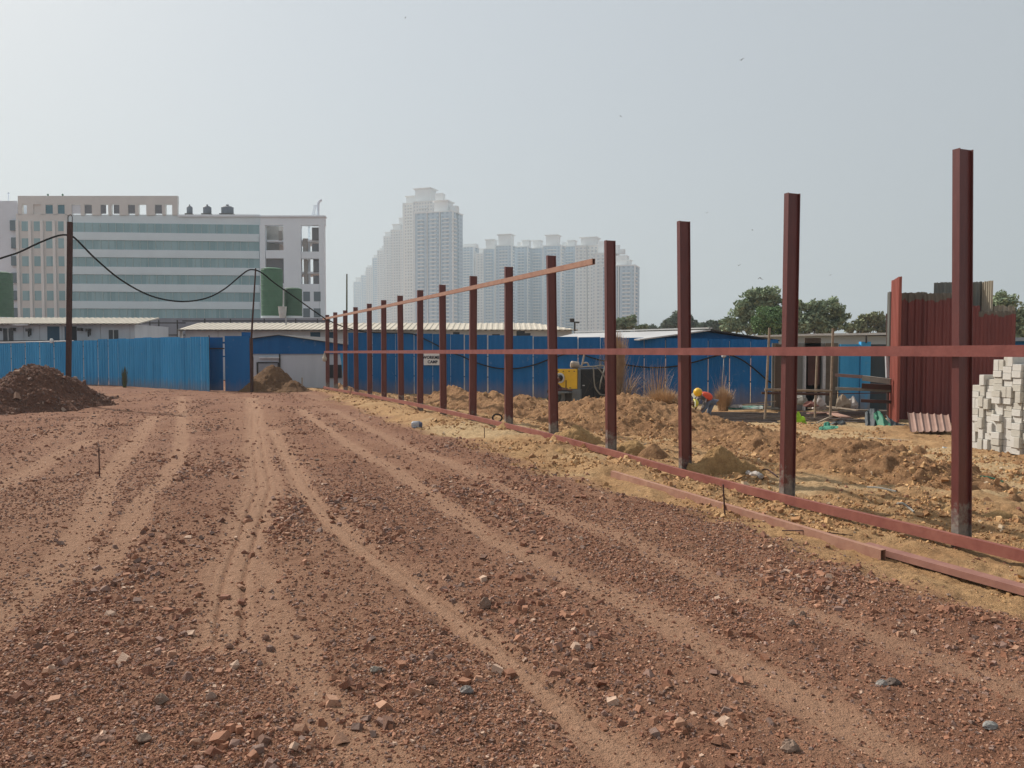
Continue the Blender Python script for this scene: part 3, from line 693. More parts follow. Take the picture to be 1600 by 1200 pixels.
# sign
sg = thing('notice_board', 'small pale WORKMEN CAMP sign hung on the blue fence between two red posts', 'sign', (rf_at(675)[0].x, rf_at(675)[0].y-.1, 1.2))
ps = Pl(655, rf_at(655)[0].y-.12, 700, rf_at(700)[0].y-.12)
mb = MB(); ps.slab(mb, 662, 552.5, 690, 570.5, 0, .03); mb.build('board', M('sign_white', (.80, .80, .78), (.70, .70, .68), 3, .6), sg)
def text(body, size, px, py, pl, mat, parent, name='lettering'):
    cu = bpy.data.curves.new(name, 'FONT'); cu.body = body; cu.size = size; cu.align_x = 'CENTER'; cu.extrude = .004; cu.offset = size*.035; cu.space_character = 1.05
    cu.materials.append(mat); tmp = bpy.data.objects.new(name, cu); S.collection.objects.link(tmp); dg = bpy.context.evaluated_depsgraph_get(); me = bpy.data.meshes.new_from_object(tmp.evaluated_get(dg)); bpy.data.objects.remove(tmp); me.name = name; o = bpy.data.objects.new(name, me); p = pl.hit(px, py)+Vector((pl.n.x, pl.n.y, 0))*.008
    link(o, parent, p); o.rotation_euler = (math.pi/2, 0, math.atan2(pl.d.y, pl.d.x)); return o
M_ink = M('ink', (.01, .01, .03), (.01, .01, .03), 1, .6)
text('WORKMEN', .185, 676, 560.5, ps, M_ink, sg); text('CAMP', .185, 676, 567.5, ps, M_ink, sg)
# ------------------------------------------------------------------ blue gable shed behind the right of the fence
bs = thing('blue_shed', 'blue shed with a low pitched gable and pale roof behind the long blue fence', 'shed', (XZ(1110, 31), 31, -.3))
p2 = Pl(1000, 31.9, 1216, 29.9)
mb = MB(); mb.add(*gpoly(p2, [(1004, 560), (1004, 530), (1112, 515.5), (1216, 531), (1216, 560)], 0, .2)); mb.build('gable', M_blue, bs)
A = p2.hit(1112, 515); Bp = P(900, 520.3, 37.5); C = p2.hit(1002, 530); D = P(870, 527, 37.5); up = Vector((0, 0, .05))
E = p2.hit(1219, 531.2); nn_ = Vector((p2.n.x, p2.n.y, 0))*.3
mb = MB(); mb.corners([C+nn_-up, A+nn_-up, Bp-up, D-up, C+nn_, A+nn_, Bp, D])
mb.build('roof', M('grey_roof', (.50, .50, .50), (.42, .42, .43), 1, .6), bs)
Dv = Bp-A
mb = MB(); mb.corners([A+nn_-up+Vector((.02, 0, 0)), E+nn_-up, E+Dv-up, Bp-up+Vector((.02, 0, 0)), A+nn_+Vector((.02, 0, 0)), E+nn_, E+Dv, Bp+Vector((.02, 0, 0))]); mb.build('roof', M_dark, bs)
mb = MB(); mb.beam(A+Vector((0, 0, .05))+nn_, Bp+Vector((0, 0, .05)), .2, .05); mb.build('ridge_cap', M_white, bs)
# ------------------------------------------------------------------ prefab cabins
def prefab(name, label, pxa, pxb, Y, ridge, eave, base=-.3, depth=6.0, hip=False):
    pl = Pl(pxa, Y, pxb, Y+.4); c = pl.hit((pxa+pxb)/2); t = thing(name, label, 'cabin', (c.x, c.y, base))
    n = Vector((pl.n.x, pl.n.y, 0)); a = pl.hit(pxa, eave); b = pl.hit(pxb, eave); z = pl.hit(pxa, eave).z
    mb = MB(); d = 2.8
    q = [a, b, b-n*(depth-.6), a-n*(depth-.6)]; ins = (b-a).normalized()*.35
    q = [a+ins, b-ins, b-ins-n*(depth-.6), a+ins-n*(depth-.6)]
    mb.corners([(p.x, p.y, base) for p in q]+[(p.x, p.y, z-.02) for p in q]); mb.build('wall', M_grey, t)
    # corrugated roof slope facing the road, rising away
    er = (ridge-eave); L = (b-a).length; m = int(L/.35); ov = n*.45; zr = None
    r0 = P(0, ridge, Y+depth/2); zr = r0.z
    mb = MB(); k = 0; fr = []; 
    for i in range(m+1):
        for t_, h in ((0, 0), (.5, 0), (.6, 1), (.9, 1)):
            if i == m and t_ > 0: break
            s_ = (i+t_)/m; e = a+(b-a)*s_+ov; r_ = a+(b-a)*s_-n*depth/2
            if hip: 
                u = min(1, (1-s_)*L/2.5); r_ = e+(r_-e)*u; zz = z+(zr-z)*u
            else: zz = zr
            fr.append((Vector((e.x, e.y, z+h*.035)), Vector((r_.x, r_.y, zz+h*.035))))
    vs = [p for pr in fr for p in pr]+[p-Vector((0, 0, .04)) for pr in fr for p in pr]; N_ = len(fr)*2
    fs = []
    for i in range(len(fr)-1):
        a0 = 2*i; fs += [(a0, a0+2, a0+3, a0+1), (N_+a0, N_+a0+1, N_+a0+3, N_+a0+2), (a0, N_+a0, N_+a0+2, a0+2)]
    fs += [(0, 1, N_+1, N_), (N_-2, 2*N_-2, 2*N_-1, N_-1)]
    mb.add(vs, fs); mb.build('roof', M_cream, t)
    mb = MB(); pl.slab(mb, pxa, eave-.3, pxb, eave+1.0, .45, .05); mb.build('gutter', M_dark, t)
    return t, pl
c1, q1 = prefab('site_cabin', 'long white site cabin with cream ribbed roof at the left, behind the blue fence', -60, 219, 50, 496.5, 506)
def win(pl, t, x0, y0, x1, y1, mat=M_glassdark, nm='window', sub=True):
    mb = MB(); pl.slab(mb, x0, y0, x1, y1, .01, .03); w = mb.build(nm, mat, t)
    if sub and nm == 'window':
        mb = MB(); xm = (x0+x1)/2; pl.slab(mb, xm-.7, y0, xm+.7, y1, .03, .015); mb.build('window_bar', M_white, w)
    return w
win(q1, c1, 5, 513, 21, 533); win(q1, c1, 170, 515.5, 185, 532); win(q1, c1, 74, 510, 93, 533, M_doorblue, 'door'); win(q1, c1, 101, 510, 109, 533, M_doorblue, 'door'); win(q1, c1, 109.5, 510, 120, 533, M('dark_opening', (.02, .02, .025)), 'doorway')
for x in (37, 62, 97, 157, 203): 
    mb = MB(); q1.slab(mb, x-.4, 507, x+.4, 533, .03, .03); mb.build('panel_joint', M_pipe, c1)
for x in (47, 140): 
    mb = MB(); q1.slab(mb, x-2.5, 513.5, x+2.5, 518, .35, .34); q1.slab(mb, x-2, 518, x-1, 526, .1, .05); q1.slab(mb, x+1, 518, x+2, 524, .1, .05); mb.build('fan_box', M_dark, c1)
for x0, x1 in ((0, 3), (20, 25), (124, 130)):
    mb = MB(); q1.slab(mb, x0, 512.5, x1, 517, .3, .29); mb.build('outlet_box', M_dark, c1)
mb = MB(); q1.slab(mb, 27, 507.2, 50, 508.8, .5, .06); mb.build('tube_light', M('tube2', (.85, .85, .85), rough=.4), c1)
mb = MB(); q1.slab(mb, -60, 532.3, 208, 533.4, .9, .05); mb.build('hand_rail', M_dark, c1)
mb = MB(); a = lfp(3.75)[0]; mb.lathe((XZ(81, 41.9), 41.9, zof(536, 41.9)), [(.07, 0), (.09, .08), (.08, .2), (.04, .24)], 10); tag(mb.build('flood_lamp', M('lamp_white', (.85, .85, .83), rough=.4)), 'small white lamp on top of the blue corrugated fence', 'lamp')
c2, q2 = prefab('site_cabin', 'long low cabin with cream roof running behind the grey shed to the middle', 281, 902, 49, 504.8, 515.5, hip=True)
for x in (341, 450): 
    mb = MB(); q2.slab(mb, x-.3, 516, x+.3, 545, .03, .03); mb.build('panel_joint', M_pipe, c2)
win(q2, c2, 485, 519, 500.5, 533, M_doorblue, 'shutter'); win(q2, c2, 513, 519, 522, 533, M_doorblue, 'shutter'); win(q2, c2, 708, 519, 718, 524, M_glassdark, 'window', False); win(q2, c2, 807, 517, 820, 526, M_glassdark, 'window', False)
win(q2, c2, 769, 522, 781, 526, M_glassdark, 'window', False); win(q2, c2, 820, 520.5, 829, 525, M_glassdark, 'window', False)
mb = MB(); q2.slab(mb, 281.5, 514, 284.5, 540, .35, .15); mb.build('corner_post', M_white, c2)
# floodlight at the end of that cabin
fl = thing('floodlight', 'twin floodlight on a short pole above the end of the long cabin', 'floodlight', (XZ(897.5, 47), 47, 2))
mb = MB(); mb.tube([P(898, 528, 47), P(898, 503, 47)], .05, 6); mb.tube([P(891, 502.5, 47), P(904, 503.5, 47)], .03, 5); mb.build('pole', M_dark, fl)
mb = MB(); o_ = P(894, 500.5, 47); mb.box(o_.x-.14, o_.x+.12, 46.85, 47.05, o_.z-.09, o_.z+.1); mb.build('lamp_head', M_dark, fl)
mb = MB(); o_ = P(902.5, 504, 47); mb.box(o_.x-.1, o_.x+.1, 46.85, 47.05, o_.z-.04, o_.z+.05); mb.build('lamp_head', M_dark, fl)
# white roofed building on the right
wb = thing('white_building', 'low building with pale blue grey wall and white roof edge at the right', 'building', (XZ(1290, 42), 42, -.3))
p3 = Pl(1180, 42, 1400, 40)
mb = MB(); p3.slab(mb, 1175, 525, 1420, 560, 0, 5, z0=-.3); mb.build('wall', M('pale_wall', (.36, .42, .46), (.32, .37, .41), .5, .7), wb)
mb = MB(); mb.add(*gpoly(p3, [(1172, 527), (1172, 524.6), (1270, 521.5), (1425, 519.5), (1425, 523), (1270, 524.8)], .4, 6)); mb.build('roof', M_white, wb)
mb = MB(); p4 = Pl(1560, 30, 1640, 29); p4.slab(mb, 1560, 533, 1700, 640, 0, .1, z0=-.3); o = mb.build('blue_wall', M_blue)
tag(o, 'blue sheet wall seen right of the red sheets above the block stack', 'wall')
mb = MB(); p4.slab(mb, 1558, 527.5, 1700, 533, .3, 4); tag(mb.build('flat_roof', M('roofgrey', (.3, .36, .42), rough=.7)), 'pale roof edge above the blue wall at the right edge', 'roof')
# ------------------------------------------------------------------ pipe railing between and behind the cabins
pr = thing('pipe_railing', 'dark pipe scaffold railing between the two cabins', 'railing', (XZ(250, 56), 56, 0))
pp = Pl(200, 56, 560, 57)
mb = MB(); pp.slab(mb, 200, 504.4, 515, 505.6, 0, .06) if False else None
for y_, x0, x1 in ((504.6, 205, 290), (523.5, 205, 290), (501.5, 285, 512), (514, 215, 262)):
    mb = MB(); mb.beam(pp.hit(x0, y_), pp.hit(x1, y_), .08, .08 if y_ != 514 else .03); mb.build('rail', M_dark, pr)
for x in (205, 234, 248, 277, 320, 360, 413, 462, 496):
    mb = MB(); a = pp.hit(x, 500 if x < 290 else 498); mb.beam(a, (a.x, a.y, -.3), .07, .07, (0, 1, 0)); mb.build('upright', M_dark, pr)
mb = MB(); pp2 = Pl(195, 60, 540, 60); pp2.slab(mb, 195, 497, 515, 560, 0, .3, z0=-.3); tag(mb.build('boundary_wall', M('wallgrey', (.27, .27, .30), (.22, .22, .25), .8, .8, streak=True)), 'grey boundary wall at the foot of the office block', 'wall')
# ------------------------------------------------------------------ office block
B = Pl(-60, 161, 510, 167)
ob = thing('office_block', 'six storey office block with green glass bands, cream bay and white stair tower', 'office building', (B.hit(230).x, B.hit(230).y, 0))
M_ow = M('office_white', (.80, .90, .97), (.75, .84, .91), .15, .8)
M_ogrey = M('office_grey', (.74, .80, .88), (.68, .74, .81), .15, .8)
M_ocream = M('office_cream', (.70, .69, .66), (.63, .62, .60), .2, .8)
M_oband = M('office_band', (.70, .84, .90), (.65, .78, .84), .2, .8)
M_teal, t_, b_t = nodes('teal_glass'); c_ = coords(t_); sx_ = nn(t_, 'ShaderNodeSeparateXYZ'); t_.links.new(c_, sx_.inputs[0])
wn = nn(t_, 'ShaderNodeTexWhiteNoise', noise_dimensions='2D'); cb_ = nn(t_, 'ShaderNodeCombineXYZ')
t_.links.new(math_(t_, 'FLOOR', math_(t_, 'DIVIDE', sx_.outputs[0], 1.545)), cb_.inputs[0]); t_.links.new(math_(t_, 'FLOOR', math_(t_, 'DIVIDE', sx_.outputs[2], 3.6)), cb_.inputs[1]); t_.links.new(cb_.outputs[0], wn.inputs['Vector'])
t_.links.new(mixc(t_, ramp(t_, wn.outputs['Value'], .0, 1.2), (.19, .35, .39), (.30, .48, .52)), b_t.inputs['Base Color']); b_t.inputs['Roughness'].default_value = .25
M_mull = M('mullion', (.40, .55, .56), rough=.6)
M_bl = M('blue_glass', (.10, .15, .18), (.08, .12, .15), .3, .3, spec=.5)
def part(nm, mat, rects, parent=ob, pl=B):
    mb = MB()
    for (x0, y0, x1, y1, f, bk) in rects:
        pl.slab(mb, x0, y0, x1, y1, f, bk)
        if nm in ('pillar', 'back_panel', 'parapet_pier', 'floor_slab'): o = mb.build(nm, mat, parent); mb = MB()
    return mb.build(nm, mat, parent) if mb.v else o
# left grey wing
part('wall', M_ogrey, [(-60, 313, 27.5, 560, -.6, 20)])
for y0, y1 in ((344, 360), (371, 388), (400, 415), (426, 442), (454, 469), (481, 497)): part('window', M_bl, [(15 if y0 < 360 else 17, y0, 27, y1, -.52, .06)])
# cream bay: wall, piers proud of it, and the open frame above the roof
part('wall', M_ocream, [(27.8, 334, 107, 560, 0, 18)])
for x in (30.2, 49.5, 68, 87, 105): part('pier', M('cream_pier', (.78, .78, .76), (.73, .73, .71), .2, .8) if x == 30.2 else bpy.data.materials['cream_pier'], [(x-2, 345, x+2.2, 560, .35, .33)])
for k, (y0, y1) in enumerate(((346, 361), (372.5, 388), (400.5, 416), (427.5, 443), (454.5, 469.5), (481.5, 497))):
    for x0 in (34, 53, 72, 91): w = part('window', M_teal, [(x0+k*.4, y0, x0+11.6+k*.4, y1, .06, .05)])
part('parapet_frame', M_ocream, [(27.8, 306, 277.5, 319.5, 0, .8)])
ops = [(34, 42), (52, 63.5), (71, 82.5), (90, 101), (112, 126), (132, 143.5), (157, 169), (174, 186.5), (200, 228 - 17), (216.5, 228.5), (242, 253), (258.5, 269)]
edge = [27.8]+[v for o_ in ops for v in o_]+[277.5]
part('parapet_pier', M_ocream, [(edge[i], 319.5, edge[i+1], 336, 0, .8) for i in range(0, len(edge), 2)])
for x0, x1, mt in ((71, 82.5, 'teal'), (90, 101, 'teal'), (112, 126, 'g'), (132, 143.5, 'd'), (157, 165, 'd'), (177, 186.5, 'd'), (200, 211, 'd'), (242, 253, 'd')):
    part('screen_panel', {'teal': M('tealp', (.07, .22, .30)), 'g': M_ogrey, 'd': M('greyp', (.19, .20, .23))}[mt], [(x0, 320, x1, 333.6, -.3, .2)])
part('parapet_side', M_ocream, [(52, 319.5, 63.5, 333.6, -.3, .2)])
# glass wing
rows = [(347.5, 362), (374.5, 389), (401.5, 416), (428.5, 443), (455.5, 470), (482, 496.5)]
part('wall', M_oband, [(107.3, 335, 407.5, 560, -.25, 18)])
part('coping', M_ow, [(277.8, 335.2, 407, 338.5, .05, .5)])
for k, (y0, y1) in enumerate(rows):
    # the facade recedes: rows drop a little to the right
    a = B.hit(110, y0); z0_, z1_ = a.z, B.hit(110, y1).z
    pA, pB = B.hit(111+k*.5), B.hit(407); n = Vector((B.n.x, B.n.y, 0))
    mb = MB(); q = [pA-n*.15, pB-n*.15, pB-n*.3, pA-n*.3]; mb.corners([(p.x, p.y, z1_) for p in q]+[(p.x, p.y, z0_) for p in q]); mb.cur = 1; L = (pB-pA).length; d = (pB-pA).normalized()
    for j in range(1, int(L/1.55)):
        p = pA+d*j*1.55; c = [p-n*.08-d*.06, p-n*.08+d*.06, p-n*.16+d*.06, p-n*.16-d*.06]; mb.corners([(v.x, v.y, z1_) for v in c]+[(v.x, v.y, z0_) for v in c])
    w = mb.build('ribbon_window', [M_teal, M_mull], ob)
    # spandrel band proud of the glass
    nxt = rows[k+1][0] if k < 5 else 560
    zt, zb = z1_-.02, (B.hit(110, nxt).z+.02 if k < 5 else 0)
    mb = MB(); q = [pA+n*.02, pB+n*.02, pB-n*.14, pA-n*.14]; mb.corners([(p.x, p.y, zb) for p in q]+[(p.x, p.y, zt) for p in q]); mb.build('spandrel', M_oband, ob)
# white stair tower with open bays
hx = [407.6, 416.5, 444.5, 471.5, 499, 508.5]
part('wall', M_ow, [(407.6, 338.5, 508.3, 352.5, .5, 1.0), (407.6, 352.5, 416, 560, .5, 1.0), (444.5, 352.5, 471.5, 560, .5, 1.0), (499.5, 352.5, 508.3, 560, .5, 1.0),
                    (416, 391.5, 444.5, 404, .5, 1.0), (471.5, 393.5, 499.5, 404.5, .5, 1.0), (416, 443, 444.5, 560, .5, 1.0), (471.5, 444, 499.5, 560, .5, 1.0)])
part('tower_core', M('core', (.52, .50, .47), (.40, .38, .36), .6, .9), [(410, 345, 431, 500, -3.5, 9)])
part('tower_core', M_ow, [(500.5, 345, 504, 500, -.6, 2)])
part('floor_slab', M_ow, [(416, 374, 499, 377, -.6, 8), (416, 424, 499, 427, -.6, 8)])
part('back_panel', M('backw', (.12, .13, .15), (.17, .17, .18), .3, .9), [(416, 404, 444, 443, -1.2, .3), (487, 355, 499, 375, -1.2, .3), (487, 380, 499, 393, -1.2, .3), (489, 405, 500, 425, -1.2, .3), (489, 430, 500, 444, -1.2, .3)])
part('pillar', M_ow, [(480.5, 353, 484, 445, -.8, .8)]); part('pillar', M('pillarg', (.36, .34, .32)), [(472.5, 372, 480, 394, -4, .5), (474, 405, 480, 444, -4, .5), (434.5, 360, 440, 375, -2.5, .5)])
for x0 in (474.5, 491):
    for y0, y1 in ((456, 471), (482, 496)): part('window', M_bl, [(x0, y0, x0+10.5, y1, .56, .05)])
part('coping', M_ow, [(406.8, 337.6, 509.2, 339.8, .8, 1.4)])
# things on the roof
def tank(x, w, label):
    p = B.hit(x, 338); Y = p.y+5; p = P(x, 338, Y); s_ = Y/F; t = thing('roof_tank', label, 'water tank', (p.x, p.y, p.z), 'tanks on the office roof')
    zt = lambda v: P(x, v, Y).z
    mb = MB()
    for sx in (-1, 1):
        for sy in (-1, 1): mb.box(p.x+sx*w*s_*.42-.1, p.x+sx*w*s_*.42+.1, p.y+sy*.8-.1, p.y+sy*.8+.1, zt(339), zt(334.5))
    mb.box(p.x-w*s_*.5, p.x+w*s_*.5, p.y-1, p.y+1, zt(335.5), zt(334.3)); mb.build('stand', M_dark, t)
    h = zt(322.5)-zt(334.3); r = w*s_*.46; mb = MB(); mb.lathe((p.x, p.y, zt(334.3)), [(r, 0), (r, h*.25), (r*.97, h*.28), (r, h*.31), (r, h*.6), (r*.97, h*.63), (r, h*.66), (r, h*.85), (r*.6, h*1.0), (r*.22, h*1.08), (r*.2, h*1.25)], 18, 1, .6); mb.build('barrel', M('tankgrey%d' % x, (.13, .14, .17), (.10, .11, .13), 1, .6), t)
tank(296.5, 10, 'narrow grey water tank, the smallest of three on the office roof'); tank(324, 14, 'grey water tank with a finial, the middle one on the office roof'); tank(355.5, 21, 'widest dark grey water tank on the office roof, nearest the stair tower')
ch = thing('roof_chimney', 'bent steel flue pipe with a ladder on top of the white stair tower', 'chimney', tuple(P(496, 341, 170)))
mb = MB(); mb.tube([P(497, 341, 170), P(497, 322, 170), P(497.5, 317, 170), P(500, 313.5, 170), P(502.5, 312.5, 170)], .28, 8); mb.build('flue', M_ogrey, ch)
mb = MB(); mb.tube([P(486, 341, 170), P(491.5, 321, 170)], .1, 5); mb.tube([P(489, 341, 170), P(494, 321, 170)], .1, 5)
for k in range(6): mb.tube([P(486.8+k*.95, 338-k*3.3, 170), P(490+k*.9, 338-k*3.3, 170)], .07, 4)
mb.tube([P(489, 321.5, 170), P(497, 321, 170)], .09, 4); mb.tube([P(490, 335, 170), P(497, 335, 170)], .09, 4); mb.build('ladder', M_ogrey, ch)
an = MB(); an.tube([P(13.2, 314, 166), P(13.2, 302, 166)], .08, 5); an.lathe(tuple(P(13.2, 302.5, 166)), [(.1, -.2), (.3, 0), (.1, .25)], 8); tag(an.build('roof_antenna', M_ogrey), 'small mast with a round head on the grey left wing', 'antenna')
for x in (75, 98):
    an = MB(); p = P(x, 307.5, 164); an.lathe((p.x, p.y, p.z), [(.12, 0), (.12, .25), (.22, .35), (.1, .6)], 8); tag(an.build('roof_vent', M('ventgreen%d' % x, (.06, .16, .10))), 'tiny green vent on the cream roof frame, %s one' % ('first' if x == 75 else 'second'), 'vent')
# green silos beside the building
def silo(x0, x1, yt, yb, Y, label, tone=1.0):
    xm = (x0+x1)/2; p = P(xm, yb, Y); r = (x1-x0)/2*Y/F; h = P(xm, yt, Y).z-0; t = thing('green_silo', label, 'silo', (p.x, p.y, 0), 'green wrapped silos')
    prof = [(r, 0)]; z = p.z
    nb = 9
    for k in range(nb):
        a = z+(h-z)*k/nb; b = z+(h-z)*(k+1)/nb; prof += [(r, a+.05), (r*1.0, b-.06), (r*1.02, b-.03)]
    prof += [(r, h), (r*.93, h)]
    mb = MB(); mb.lathe((p.x, p.y, 0), prof, 28); mb.build('barrel', M('silo%d' % x0, (.075*tone, .20*tone, .115*tone), (.058*tone, .16*tone, .092*tone), .8, .6, spec=.3), t, smooth=False)
    mb = MB(); mb.lathe((p.x, p.y, h-.02), [(r*.95, 0), (r*.98, .12), (r*.7, .25), (r*.1, .3)], 24); mb.build('cap', bpy.data.materials['silo%d' % x0], t)
    mb = MB(); mb.lathe((p.x, p.y, 0), [(r*1.04, z-.5), (r*1.04, z)], 28); mb.build('base_ring', M_oband, t)
silo(409, 442, 422, 494, 95, 'tall green cylindrical silo in front of the white stair tower'); silo(444, 472, 453, 494, 97, 'short dark green silo right of the tall one', .75)
silo(-22, 18.5, 428, 496, 95, 'green silo cut by the left edge of the view', .8)
bk = thing('pole_bucket', 'white dented bucket hung upside down on a white pole above the cream roof', 'bucket', tuple(P(444, 505, 46)))
mb = MB(); mb.tube([P(447, 508, 46), P(446.5, 495, 46), P(442.8, 478, 46), P(443, 452, 46)], .045, 6); mb.build('pole', M_white, bk)
p = P(441.5, 497, 46); mb = MB(); mb.lathe((p.x, p.y, p.z), [(.17, 0), (.21, .3), (.235, .62), (.25, .62), (.25, .66)], 16, 1, 1); bb_ = mb.build('bucket', M('bucket', (.75, .74, .70), (.62, .61, .57), 4, .5), bk); 
# ------------------------------------------------------------------ apartment towers in the haze
def tower_mat(name, wall, win):
    m, t, b = nodes(name); c = coords(t); s_ = nn(t, 'ShaderNodeSeparateXYZ'); t.links.new(c, s_.inputs[0])
    fz = math_(t, 'FRACT', math_(t, 'DIVIDE', s_.outputs[2], 3.3)); u = math_(t, 'ADD', s_.outputs[0], math_(t, 'MULTIPLY', s_.outputs[1], 1.0)); fu = math_(t, 'FRACT', math_(t, 'DIVIDE', u, math_(t, 'ADD', 3.1, math_(t, 'MULTIPLY', nn(t, 'ShaderNodeObjectInfo').outputs['Random'], 1.6))))
    w = math_(t, 'MULTIPLY', math_(t, 'MULTIPLY', math_(t, 'GREATER_THAN', fz, .38), math_(t, 'LESS_THAN', fz, .86)), math_(t, 'MULTIPLY', math_(t, 'GREATER_THAN', fu, .25), math_(t, 'LESS_THAN', fu, .72)))
    geo = nn(t, 'ShaderNodeNewGeometry'); sn = nn(t, 'ShaderNodeSeparateXYZ'); t.links.new(geo.outputs['Normal'], sn.inputs[0]); vert = math_(t, 'LESS_THAN', math_(t, 'ABSOLUTE', sn.outputs[2]), .5)
    w = math_(t, 'MULTIPLY', w, vert)
    t.links.new(mixc(t, w, mixc(t, noise(t, c, .05, 2), wall, tuple(x*.86 for x in wall)), win), b.inputs['Base Color']); b.inputs['Roughness'].default_value = .8; b.inputs['Specular IOR Level'].default_value = .2; return m
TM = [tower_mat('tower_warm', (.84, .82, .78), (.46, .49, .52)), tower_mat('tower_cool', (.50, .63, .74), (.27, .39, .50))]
TM_plain = M('tower_trim', (.86, .87, .86), (.78, .80, .80), .05, .8)
PHI = R(20)
def tower(x0, x1, top, Y, crowns, label, mi=0, dep=18, bal=True, ph=None):
    phi = PHI if ph is None else ph
    ca, sa = math.cos(phi), math.sin(phi); W_ = (x1-x0)/F*Y; xm = (x0+x1)/2
    # width of a box turned by phi seen square on: w*cos + d*sin
    w = max(6, (W_-dep*sa)/ca); dd = dep
    c = P(xm, 550, Y); o = thing('apartment_tower', label, 'tower block', (c.x, c.y, 0), 'hazy white apartment towers'); o.rotation_euler = (0, 0, -phi); 
    h = zof(top, Y)
    def bld(mb, nm, mat): 
        ob_ = mb.build(nm, mat, None, origin=(0, 0, 0)); ob_.parent = o; ob_.location = (0, 0, 0); return ob_
    hw, hd = w/2, dd/2
    # plan with recessed shafts between the bays
    nb = max(1, int(w/11)); pts = []; rec = min(2.5, hd*.3)
    for k in range(nb):
        a = -hw+w*k/nb; b = -hw+w*(k+1)/nb; g = (b-a)*.16
        pts += [(a+g/2, -hd), (b-g/2, -hd), (b-g/2, -hd+rec), (b+g/2, -hd+rec)] if k < nb-1 else [(a+g/2, -hd), (b, -hd)]
    pts[0] = (-hw, -hd)
    side = [(hw, -hd*.3), (hw-rec*.7, -hd*.3), (hw-rec*.7, hd*.2), (hw, hd*.2), (hw, hd), (-hw, hd), (-hw, hd*.35), (-hw+rec*.6, hd*.35), (-hw+rec*.6, -hd*.1), (-hw, -hd*.1)]
    mb = MB(); mb.prism(pts+side, 0, h); bld(mb, 'wall', TM[mi])
    # vertical fins and balcony slabs
    mb = MB()
    for k in range(nb+1):
        a = -hw+w*k/nb; mb.box(a-.35, a+.35, -hd-.5, -hd+rec, 0, h+1.0)
    for yy in (-hd, hd*.35, hd): mb.box(-hw-.5, -hw+.05, yy-.3, yy+.3, 0, h+.8)
    mb.box(-hw-.4, hw+.4, -hd-.4, hd+.4, h, h+.9); bld(mb, 'trim', TM_plain)
    if bal:
        for k in range(nb+1):
            mb = MB(); z = 6.6
            while z < h-4:
                if k < nb: a = -hw+w*(k+.25)/nb; b = -hw+w*(k+.75)/nb; mb.box(a, b, -hd-1.1, -hd, z, z+.9)
                else: mb.box(hw-.1, hw+1.3, -hd+.8, -hd*.35, z, z+.9)
                z += 3.3
            bld(mb, 'balcony_stack', TM_plain)
    for (a, b, ct, flare) in crowns:
        # crown pavilion on the roof
        cw = (b-a)/F*Y; cx = ((a+b)/2-xm)/F*Y/ca*.96; zt = zof(ct, Y); cd_ = min(dd*.8, cw); bw = cw/(ca+sa*.6)*.5
        mb = MB(); ins = .9 if flare else 1.0
        mb.box(cx-bw*ins, cx+bw*ins, -cd_*.35, cd_*.35, h, zt-(.8 if flare else 0))
        if flare:
            zt0 = zt-1.0; s0 = 1.02; s1 = 1.06; ins = .9
            mb.corners([(cx-bw*s0, -cd_*.36, zt0), (cx+bw*s0, -cd_*.36, zt0), (cx+bw*s0, cd_*.36, zt0), (cx-bw*s0, cd_*.36, zt0), (cx-bw*s1, -cd_*.5, zt), (cx+bw*s1, -cd_*.5, zt), (cx+bw*s1, cd_*.5, zt), (cx-bw*s1, cd_*.5, zt)])
        bld(mb, 'roof_crown', TM_plain)
    return o
